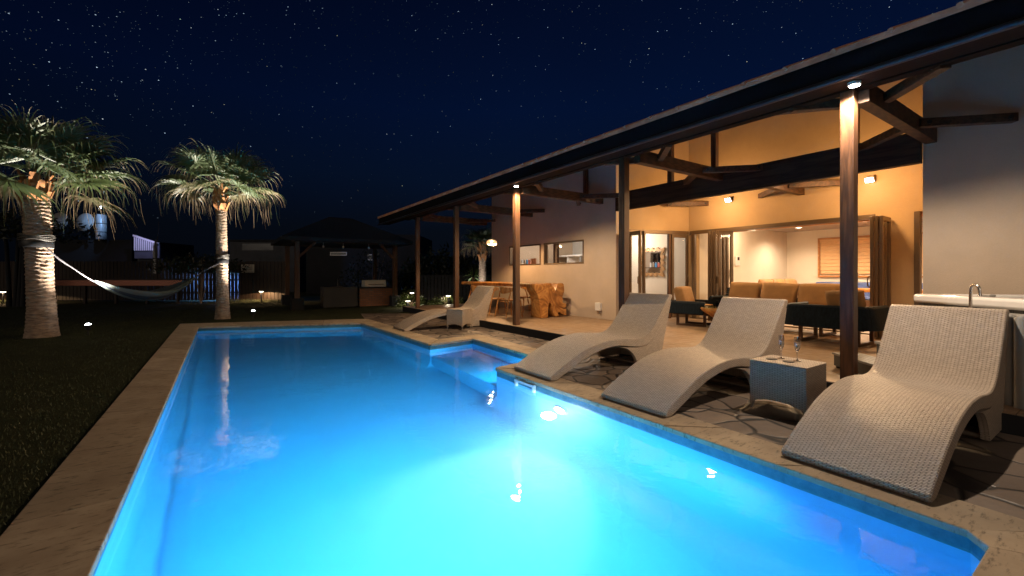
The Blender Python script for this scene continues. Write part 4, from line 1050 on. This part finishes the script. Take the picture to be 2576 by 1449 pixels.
# straps on the two trunks
for lb, pp, z, r_ in (('dark hammock strap round the big palm', Vector((p1[0], p1[1], 0))+RV*-.115, 1.86, .245), ('dark hammock strap round the slimmer palm', Vector((p2[0], p2[1], 0))+RV*-.02, 1.62, .158)):
    t = thing('tree_strap', lb, 'strap', (pp.x, pp.y, z), 0, 'hammock straps on the palms')
    MB().lathe([(r_, -.07), (r_+.006, -.06), (r_+.006, .06), (r_, .07)], 30).build('webbing', 'black', t, smooth=50)
    tw = MB()
    for k in range(4): tw.tube([(r_*1.03*math.cos(a), r_*1.03*math.sin(a), .09+.028*k+.02*math.sin(a*3+k)) for a in [2*PI*j/28 for j in range(29)]], .016, 6)
    tw.build('rope_turns', 'greydark', t, smooth=60)
# ------------------------------------------------------------------ hammock
hb = P3(112, 619, 8.5); he = P3(548, 664, 12.1)
ax, bx = P3(236, 707, 9.25), P3(492, 699, 11.55)
t = thing('hammock', 'striped hammock slung between the two palms', 'hammock', tuple(hb))
def sagp(s):
    p = ax.lerp(bx, s); p.z -= .62*(4*s*(1-s))*.82; return p
mb = MB(); ns, nw = 34, 10; dirh = (bx-ax); dirh.z = 0; dirh.normalize(); sd = dirh.cross(UPV)
vs = []
for i in range(ns+1):
    s = i/ns; c = sagp(s); wd = .04+.34*math.sin(PI*s)**.7
    for j in range(nw+1):
        q = j/nw*2-1; fold = .012*math.sin(j*2.9+i*.3)
        vs.append(c+sd*(q*wd*.75)+UPV*(wd*.55*q*q+fold))
fs = [(i*(nw+1)+j, (i+1)*(nw+1)+j, (i+1)*(nw+1)+j+1, i*(nw+1)+j+1) for i in range(ns) for j in range(nw)]
uv = [[(i/ns, j/nw), ((i+1)/ns, j/nw), ((i+1)/ns, (j+1)/nw), (i/ns, (j+1)/nw)] for i in range(ns) for j in range(nw)]
o = mb.add(vs, fs, uv).build('cloth', 'hammock', t, smooth=180, world=True)
so = o.modifiers.new('thickness', 'SOLIDIFY'); so.thickness = .006
k1 = P3(189, 678, 8.95)
rp = MB().tube([hb, hb.lerp(k1, .5)-UPV*.03, k1], [.010, .022, .012], 8).build('end_loop', 'rope', t, smooth=60, world=True)
rp = MB()
for j in range(7): rp.tube([k1, k1.lerp(vs[j+2], .5)-UPV*.01, vs[j+2]], .012, 6)
rp.build('cords', 'rope', t, smooth=60, world=True)
k2 = P3(507, 684, 11.8); rp = MB()
for j in range(7): rp.tube([k2, vs[ns*(nw+1)+j+2]], .010, 6)
rp.tube([k2, he], .012, 6); rp.build('cords', 'rope', t, smooth=60, world=True)
# ================================================================== BACK OF THE GARDEN
def frame_thing(name, label, cat, u, d, z=0, group=None):
    x, y = at(u, d); return thing(name, label, cat, (x, y, z), -TH, group)
def wpx(du, d): return du/F_PX*d
DF = 20.3
t = frame_thing('board_fence', 'tall dark brown board fence along the back of the lawn', 'fence', 330, DF)
rr = random.Random(2); bd = MB(); x = wpx(-420, DF)
while x < wpx(396, DF):
    bd.box(x, x+.150, -.012+rr.uniform(-.003, .003), .012, .03, 1.86+rr.uniform(-.012, .012)); x += .172
bd.build('boards', 'fence', t)
for z in (.35, .95, 1.55): MB().box(wpx(-420, DF), wpx(396, DF), .014, .05, z, z+.09).build('rail', 'fence', t)
for k in range(9): MB().box(wpx(-420, DF)+1.85*k, wpx(-420, DF)+1.85*k+.09, .052, .14, 0, 1.8).build('post', 'fence', t)
# light and pale wall behind the fence
t = frame_thing('garden_wall', 'pale wall behind the fence lit blue through the board gaps', 'wall', 540, 21.9)
MB().box(-2.1, 1.3, 0, .12, 0, 1.32).build('render', 'white', t)
x, y = at(545, 21.0); lamp('POINT', (x, y, .85), 230, (.14, .36, 1), size=.05)
t = frame_thing('notice_sign', 'small white no fireworks notice on the board fence', 'sign', 623, DF-.022, zz(675.5, DF))
w2, h2 = wpx(33, DF)/2, wpx(20.5, DF)/2
M['ink'] = pm('sign ink', (.13, .045, .03), .6, 3, .05, 40, 0)
MB().box(-w2, w2, 0, .008, -h2, h2).build('panel', 'signboard', t)
def text(body, size, loc, parent, name='lettering', mat='ink', rot=(PI/2, 0, 0), ex=.001):
    cu = bpy.data.curves.new(name, 'FONT'); cu.body = body; cu.size = size; cu.align_x = 'CENTER'; cu.align_y = 'CENTER'; cu.extrude = ex
    o = bpy.data.objects.new(name, cu); C.objects.link(o)
    dg = bpy.context.evaluated_depsgraph_get(); me = bpy.data.meshes.new_from_object(o.evaluated_get(dg)); bpy.data.objects.remove(o)
    me.materials.clear(); me.materials.append(M[mat]); q = bpy.data.objects.new(name, me); C.objects.link(q); q.location = loc; q.rotation_euler = rot; q.parent = parent; return q
text('花火禁止', .125, (0, -.003, h2*.62), t)
mb = MB()
mb.tube([(-w2*.55+.062*math.cos(2*PI*k/24), -.004, -.04+.062*math.sin(2*PI*k/24)) for k in range(25)], .007, 6)
mb.tube([(-w2*.55-.043, -.004, .003), (-w2*.55+.043, -.004, -.083)], .007, 6).tube([(-w2*.55-.02, -.004, -.08), (-w2*.55+.01, -.004, -.01)], .008, 6)
for k, (a, z) in enumerate(((.9, .035), (.95, .0), (.85, -.05), (.9, -.08))): mb.box(-w2*.18, -w2*.18+w2*a, -.004, -.002, z, z+.016)
mb.box(-w2*.75, w2*.8, -.004, -.002, -h2*.86, -h2*.78)
mb.build('pictogram', 'ink', t)
# bollard lights
bl = None
for u, d, lb, h in ((657.5, 19.75, 'small bollard lamp lighting the foot of the board fence', .46), (8, 19.2, 'small bollard lamp behind the thin dark tree stems', .46), (1037, 17.3, 'small bollard lamp among the shrub right of the brick counter', .50), (1026, 16.3, 'tiny bollard lamp at the foot of the lit shrub', .24), (1128, 16.6, 'small bollard lamp in the shrub between the house posts', .42)):
    x, y = at(u, d)
    if bl is None:
        bl = thing('bollard_lamp', lb, 'bollard lamp', (x, y, -.02), 0, 'bollard lamps in the garden')
        MB().tube([(0, 0, 0), (0, 0, h)], .034, 12).build('pole', 'black', bl, smooth=60)
        MB().lathe([(0, h+.075), (.10, h+.055), (.12, h+.03), (.115, h+.028), (.0, h+.04)], 20).build('cap', 'black', bl, smooth=50)
        MB().lathe([(.036, h-.005), (.082, h+.012), (.10, h+.024), (.0, h+.026)], 20).build('lens', 'bulb_b', bl, smooth=50)
    else:
        o = dup(bl, (x, y, -.02-(.46-h)), label=lb)
    k = 1 if u < 700 else 0
    lamp('SPOT', (x+FV.x*.105, y+FV.y*.105, h), (110 if k else 9), (1, .62, .30) if k else (1, .85, .6), (x+FV.x*.105, y+FV.y*.105, -1), 168, .06, .012)
    lamp('SPOT', (x-FV.x*.105, y-FV.y*.105, h), (26 if k else 7), (1, .66, .36) if k else (1, .85, .6), (x-FV.x*.105, y-FV.y*.105, -1), 168, .06, .012)
def clump(name, label, cat, u, d, w_, h, n, mat, seed, leaf=.07, z0=0, kind=None, dep=None):
    rr = random.Random(seed); x, y = at(u, d); mb = MB(); dry = []
    for k in range(n):
        a, b = rr.uniform(-1, 1), rr.uniform(-1, 1); 
        hz = h*rr.random()**.8*(1-.55*(a*a)**1.2)*(.75+.5*noise.noise(Vector((a*w_*1.3, b*3, seed))))
        c = RV*(a*w_/2)+FV*(b*(dep or w_)/2)+UPV*(z0+max(.02, hz))
        q = Vector((rr.gauss(0, 1), rr.gauss(0, 1), rr.gauss(.3, 1))).normalized(); s = q.cross(Vector((rr.gauss(0, 1), rr.gauss(0, 1), rr.gauss(0, 1)))).normalized()
        L = leaf*rr.uniform(.6, 1.4)
        mb.add([c-q*L, c+s*L*.35, c+q*L, c-s*L*.35], [(0, 1, 2, 3)]); dry += [rr.random()*.8]*4
    mb.dry = dry
    return mb, (x, y), dry
def bush(name, label, cat, u, d, w_, h, n, mat, seed, leaf=.07, dep=None, grp=None, z0=0):
    mb, (x, y), dry = clump(name, label, cat, u, d, w_, h, n, mat, seed, leaf, dep=dep, z0=z0)
    t = thing(name, label, cat, (x, y, -.02), 0, grp)
    mb.build('foliage', mat, t, fix=False)
    st = MB(); rr = random.Random(seed)
    for k in range(6): st.tube([(0, 0, 0), (rr.uniform(-.25, .25)*w_, rr.uniform(-.2, .2)*w_, z0+h*rr.uniform(.45, .75))], [.02, .008], 6)
    st.build('stems', 'trunk', t)
bush('shrub', 'leafy shrub lit by bollard lamps right of the brick counter', 'shrub', 1034, 17.0, 1.0, .80, 800, 'shrub', 31, .05)
bush('shrub', 'low leafy shrub lit between two house posts', 'shrub', 1122, 17.0, 1.3, .62, 900, 'shrub', 32, .045)
bush('shrub', 'dark bush hanging behind the hammock beside the slimmer palm', 'shrub', 505, 18.6, 2.6, 1.0, 1100, 'darkleaf', 33, .09, z0=1.3)
bush('hedge', 'black hedge silhouette beyond the far house posts', 'hedge', 1150, 24, 7.2, 3.0, 5200, 'darkleaf', 34, .16, 1.6)
bush('shrub', 'dim leafy tree behind the brick counter under the pavilion', 'shrub', 940, 21.5, 2.6, 3.0, 1800, 'darkleaf', 35, .08)
# fan plant under the distant palm
t = thing('fan_plant', 'dark spiky fan plant below the distant palm', 'plant', (*at(1190, 16.4), -.02))
mb = MB(); rr = random.Random(8); dry = []
for k in range(70):
    a = rr.uniform(0, 2*PI); e = rr.uniform(-.2, 1.3); d = Vector((math.cos(a)*math.cos(e), math.sin(a)*math.cos(e), math.sin(e))); s = d.cross(UPV).normalized(); L = rr.uniform(.45, .85); c = Vector((0, 0, 1.15))
    mb.add([c, c+d*L*.5-s*.018, c+d*L*.5+s*.018, c+d*L-UPV*L*.25], [(0, 1, 2), (1, 3, 2)]); dry += [.1, .2, .2, .5]
mb.dry = dry; mb.build('leaves', 'shrub', t, fix=False); MB().tube([(0, 0, 0), (0, 0, 1.15)], [.09, .06], 10).build('stem', 'trunk', t)
t = frame_thing('picket_fence', 'pale slatted fence glimpsed between the house posts', 'fence', 1160, 19.5)
mb = MB()
for k in range(24): mb.box(-2.0+k*.16, -1.85+k*.16+(-.02), 0, .02, .1, 1.22)
mb.build('slats', 'concrete', t); MB().box(-2, 1.85, -.03, -.003, 1.14, 1.2).build('rail', 'concrete', t)
# dark multi stem tree by the left edge
t = thing('tree', 'dark tree with several thin stems behind the big palm', 'tree', (*at(42, 17.0), -.02))
tr = MB()
for k, (dx, tx) in enumerate(((-.28, -.40), (-.05, .05), (.10, .22), (.26, .30))): tr.tube([RV*dx, RV*(dx*.8+tx*.2)+UPV*.7, RV*tx+UPV*2.4, RV*(tx*1.4)+UPV*3.4], [.09, .07, .06, .03], 8)
tr.build('trunk', 'dark', t, smooth=60)
mb, _, dry = clump('crown', '', '', 42, 17, 3.4, 1.6, 1500, 'darkleaf', 40, .10, z0=2.6); mb.build('crown', 'darkleaf', t, fix=False)
# long counter with chevron band
t = frame_thing('garden_counter', 'long low counter with a red chevron patterned band', 'counter', 290, 18.2)
MB().box(wpx(-168, 18.2), wpx(172, 18.2), -.02, .5, zz(704.5, 18.2), zz(702.5, 18.2)).build('top', 'fence', t)
MB().box(wpx(-165, 18.2), wpx(168, 18.2), -.012, .0, zz(718.5, 18.2), zz(705, 18.2)).build('chevron_band', 'chevron', t)
for k in range(5): MB().box(wpx(-160+78*k, 18.2), wpx(-160+78*k, 18.2)+.09, .02, .11, 0, zz(705, 18.2)).build('leg', 'fence', t)
x, y = at(300, 16.6); 
# feather flag
t = frame_thing('feather_flag', 'tall black feather flag with white vertical lettering', 'flag', 394, 19.5)
d = 19.5
pp = [(wpx(1, d), 0, 0), (wpx(1, d), 0, zz(645, d)), (wpx(2, d), 0, zz(600, d)), (wpx(6, d), 0, zz(575, d)), (wpx(5, d), 0, zz(558, d))]
MB().tube(pp, [.022, .018, .014, .012, .010], 8).build('pole', 'fence', t, smooth=60)
MB().prism([(wpx(-12, d), zz(690, d)), (wpx(-1, d), zz(690, d)), (wpx(.5, d), zz(603, d)), (wpx(-4, d), zz(603, d)), (wpx(-8, d), zz(625, d))], -.003, .003).build('cloth', 'black', t)
text('Inspiration by Luxury', .165, (wpx(-5.6, d), -.006, zz(649, d)), t, mat='white', rot=(PI/2, R(86), 0))
# neighbouring building with dishes, tank and floodlight
DB = 25.0
M['pitch'] = pm('black painted wall', (.008, .008, .010), .9, 2, .2, 40, 0)
t = frame_thing('flat_roofed_building', 'black flat roofed building carrying the dishes behind the fence', 'building', 222, DB+.6)
MB().box(wpx(-150, DB), wpx(112, DB), 0, 5, 0, zz(601, DB)).build('wall', 'pitch', t)
ds = None
for u, v, lb in ((212, 558, 'round satellite dish beside the blue lit tank'), (147, 556, 'round satellite dish half hidden by the big palm')):
    x, y = at(u, DB); z = zz(v, DB)
    if ds is None:
        ds = thing('satellite_dish', lb, 'satellite dish', (x, y, z), -TH, 'satellite dishes on the flat roof')
        rot = Matrix.Rotation(R(80), 4, 'X')
        rb_ = wpx(22.5, DB)
        MB().lathe([(0, .10), (rb_*.4, .085), (rb_*.75, .04), (rb_, -.03), (rb_+.015, -.03), (rb_*.75, .06), (0, .125)], 36, mat=rot).build('reflector', 'grey', ds, smooth=50)
        rb2 = MB()
        for k in range(10):
            a = 2*PI*k/10; rb2.add([tuple(rot @ Vector((rb_*.35*math.cos(a+s_), rb_*.35*math.sin(a+s_), .05))) for s_ in (-.03, .03)]+[tuple(rot @ Vector((rb_*.95*math.cos(a+s_), rb_*.95*math.sin(a+s_), -.04))) for s_ in (.012, -.012)], [(0, 1, 2, 3)])
        rb2.build('ribs', 'greydark', ds)
        MB().tube([(0, .06, 0), (0, .25, -.2), (0, .3, zz(601, DB)-z)], .05, 8).build('mast', 'greydark', ds)
        MB().tube([(0, -.02, -rb_), (0, -.42, -.05)], .018, 6).build('feed_arm', 'greydark', ds)
    else: dup(ds, (x, y, z), label=lb)
t = frame_thing('water_tank', 'blue lit upright cylinder tank under the floodlight', 'tank', 255, DB+.4, zz(601, DB))
MB().lathe([(0, 0), (.25, 0), (.25, 1.42), (.22, 1.46), (0, 1.46)], 24).build('shell', 'heater', t, smooth=40)
MB().lathe([(.252, .9), (.26, .91), (.26, .95), (.252, .96)], 24).lathe([(.252, .4), (.26, .41), (.26, .45), (.252, .46)], 24).build('hoop', 'greydark', t)
t = frame_thing('blue_floodlight', 'blue white floodlight glaring above the tank', 'floodlight', 252, DB-.3, zz(524, DB))
MB().box(-.09, .09, .0, .08, -.09, .09).build('head', 'black', t, .01)
MB().box(-.065, .065, -.006, -.001, -.065, .065).build('lens', 'bulb_blue', t)
MB().tube([(0, .07, 0), (0, .5, -.25)], .03, 8).build('arm', 'black', t)
x, y = at(252, DB-.75); lamp('SPOT', (x, y, zz(526, DB)), 240, (.26, .52, 1), at(232, DB+.2)+(4.15,), 62, .6, .05)
# pale balcony
t = frame_thing('neighbour_balcony', 'pale slatted balcony lit violet blue behind the fence', 'balcony', 365, 23.6)
d = 23.6
MB().prism([(wpx(-31, d), zz(650, d)), (wpx(32, d), zz(650, d)), (wpx(32, d), zz(614, d)), (wpx(-31, d), zz(592, d))], .10, .16).build('wall', 'concrete', t)
bs_ = MB()
for k in range(12):
    xx = wpx(-29+5*k, d); bs_.box(xx, xx+wpx(2.2, d), .02, .06, zz(630, d), zz(594+k*1.7, d))
bs_.build('balusters', 'white', t)
MB().obox((wpx(-31, d), .05, zz(592, d)), (wpx(32, d), .05, zz(613, d)), .1, .09).build('handrail', 'white', t)
MB().box(wpx(-31, d), wpx(32, d), .3, .35, 0, zz(650, d)).build('support', 'concrete', t)
x, y = at(352, 22.2); lamp('SPOT', (x, y, zz(560, 22.2)), 170, (.45, .45, 1), at(358, 23.6)+(2.2,), 80, .6, .05)
t = frame_thing('neighbour_house', 'dim grey house with a long dark window band behind the notice', 'house', 640, 30)
MB().box(wpx(-62, 30), wpx(110, 30), 0, 6, 0, zz(607, 30)).build('wall', 'concrete', t)
MB().box(wpx(-64, 30), wpx(112, 30), -.1, 6.1, zz(606.8, 30), zz(603, 30)).build('roof', 'dark', t)
MB().box(wpx(-30, 30), wpx(48, 30), -.03, -.003, zz(630, 30), zz(613, 30)).build('window', 'glassdark', t)
t = frame_thing('dark_house', 'black house with thin pale window frames behind the pavilion', 'house', 890, 27)
MB().box(wpx(-120, 27), wpx(160, 27), 0, 5, 0, zz(590, 27)).build('wall', 'dark', t)
for (u0, u1, v0, v1) in ((831, 873, 634, 643), (926, 946, 640, 655)):
    f = MB(); a, b = wpx(u0-890, 27), wpx(u1-890, 27); z1, z0 = zz(v0, 27), zz(v1, 27); w_ = .05
    f.box(a, b, -.04, -.003, z0, z0+w_).box(a, b, -.04, -.003, z1-w_, z1).box(a, a+w_, -.04, -.003, z0+w_, z1-w_).box(b-w_, b, -.04, -.003, z0+w_, z1-w_)
    fo = f.build('window', 'white', t); MB().box(a+w_, b-w_, -.02, -.004, z0+w_, z1-w_).build('pane', 'glassdark', fo)
# ------------------------------------------------------------------ pavilion
X0, X1, Y0, Y1 = 2.23, 5.79, 17.06, 19.86
t = thing('garden_pavilion', 'dark open timber pavilion with a hipped roof', 'pavilion', ((X0+X1)/2, (Y0+Y1)/2, 0))
cxp, cyp = (X0+X1)/2, (Y0+Y1)/2
for x in (X0, X1):
    for y in (Y0, Y1): MB().box(x-.08, x+.08, y-.08, y+.08, 0, 2.42).build('post', 'timber', t, .006, world=True); MB().box(x-.2, x+.2, y-.2, y+.2, -.02, .40).build('footing', 'dark', t, .02, world=True)
bm2 = MB()
bm2.box(X0-.2, X1+.2, Y0-.05, Y0+.05, 2.42, 2.60).box(X0-.2, X1+.2, Y1-.05, Y1+.05, 2.42, 2.60).box(X0-.05, X0+.05, Y0+.051, Y1-.051, 2.42, 2.60).box(X1-.05, X1+.05, Y0+.051, Y1-.051, 2.42, 2.60)
bm2.build('beams', 'timber_h', t, .006, world=True)
e = .55
vs = [(X0-e, Y0-e, 2.56), (X1+e, Y0-e, 2.56), (X1+e, Y1+e, 2.56), (X0-e, Y1+e, 2.56), (X0+1.35, cyp, 3.55), (X1-1.35, cyp, 3.55)]
vs += [(x, y, z-.12) for x, y, z in vs[:4]]
MB().add(vs, [(0, 1, 5, 4), (1, 2, 5), (2, 3, 4, 5), (3, 0, 4), (6, 7, 1, 0), (7, 8, 2, 1), (8, 9, 3, 2), (9, 6, 0, 3), (9, 8, 7, 6)]).build('roof', 'dark', t, world=True)
for q0, q1 in ((X0+.08, X0+.6), (X1-.08, X1-.6)): MB().obox((q0, Y0, 1.9), (q1, Y0, 2.42), .08, .08).build('knee_brace', 'timber', t, world=True)
for x in (3.1, 3.8, 4.75):
    tag(MB().tube([(0, 0, .10), (0, 0, 0)], .008, 6).lathe([(.012, 0), (.04, -.03), (.035, -.08), (0, -.10)], 12).build('hanging_bulb', 'white', smooth=60), {3.1: 'unlit bulb hanging leftmost under the pavilion beam', 3.8: 'unlit bulb hanging at the middle of the pavilion beam', 4.75: 'unlit bulb hanging rightmost under the pavilion beam'}[x], 'bulb', 'unlit bulbs under the pavilion').location = (x, Y0, 2.32)
t = thing('brick_counter', 'brick counter with a grill on it under the dark pavilion', 'counter', (5.1, 17.5, 0))
MB().box(-.66, .66, -.35, .35, 0, .70).build('base', 'brick', t, .005); MB().box(-.69, .69, -.38, .38, .702, .75).build('worktop', 'dark', t, .005)
t = thing('grill', 'tan hooded grill on top of the brick counter', 'grill', (5.06, 17.45, .752))
MB().prism([(-.26, 0), (.26, 0), (.26, .10), (.20, .27), (-.20, .27), (-.26, .12)], -.42, .42).build('hood', 'signboard', t, .015)
for o in t.children: o.rotation_euler = (0, 0, PI/2)
MB().tube([(-.3, -.30, .10), (.3, -.30, .10)], .014, 8).build('handle', 'chrome', t, smooth=60)
t = thing('sink_counter', 'black counter with a tap inside the dark pavilion', 'counter', (3.75, 17.5, 0))
MB().box(-.62, .62, -.3, .3, 0, .78).build('base', 'black', t, .01)
t = thing('garden_tap', 'thin steel tap on the black pavilion counter', 'tap', (3.70, 17.5, .782)); MB().tube([(0, 0, 0), (0, 0, .26), (.03, -.03, .30), (.06, -.06, .27)], .014, 8).build('spout', 'chrome', t, smooth=60)
# ------------------------------------------------------------------ grass
def grass():
    rr = random.Random(6); vs = []; fs = []
    def blade(x, y, h):
        a = rr.uniform(0, PI); w_ = .003+.003*rr.random(); l = (rr.uniform(-.4, .4)*h, rr.uniform(-.4, .4)*h); o = len(vs)
        vs.extend([(x-w_*math.cos(a), y-w_*math.sin(a), -.02), (x+w_*math.cos(a), y+w_*math.sin(a), -.02), (x+l[0], y+l[1], h-.02)]); fs.append((o, o+1, o+2))
    for k in range(42000):
        d = 1.55+14*rr.random()**1.3; u = rr.uniform(-250, 900); x, y = at(u, d)
        if x > -.9 and y < 13.9: continue
        blade(x, y, rr.uniform(.010, .030)*(1.6 if rr.random() < .06 else 1))
    for k in range(5000):
        u = rr.uniform(555, 720); d = 20.1-3.2*rr.random()**2.2; x, y = at(u, d); blade(x, y, rr.uniform(.03, .10)*(1.6 if d > 19.7 else 1))
    for k in range(1500):
        u = rr.uniform(-10, 60); d = 20.1-2*rr.random()**2; x, y = at(u, d); blade(x, y, rr.uniform(.03, .16))
    me = bpy.data.meshes.new('grass'); me.from_pydata(vs, [], fs); me.materials.append(M['grass']); o = bpy.data.objects.new('grass', me); C.objects.link(o)
    tag(o, 'short dark lawn grass around the palms and pool edge', None, None, 'stuff')
grass()
# ================================================================== RENDER
S.view_settings.view_transform = 'Standard'; S.view_settings.look = 'None'; S.view_settings.exposure = 0; S.view_settings.gamma = 1; S.view_settings.use_curve_mapping = False
S.render.engine = 'CYCLES'; cy = S.cycles
cy.use_denoising = True
try: cy.denoiser = 'OPENIMAGEDENOISE'
except Exception: pass
cy.sample_clamp_indirect = 6; cy.caustics_refractive = True; cy.caustics_reflective = False; cy.blur_glossy = .5
cy.max_bounces = 10; cy.diffuse_bounces = 4; cy.glossy_bounces = 4; cy.transmission_bounces = 8; cy.transparent_max_bounces = 10; cy.volume_bounces = 0
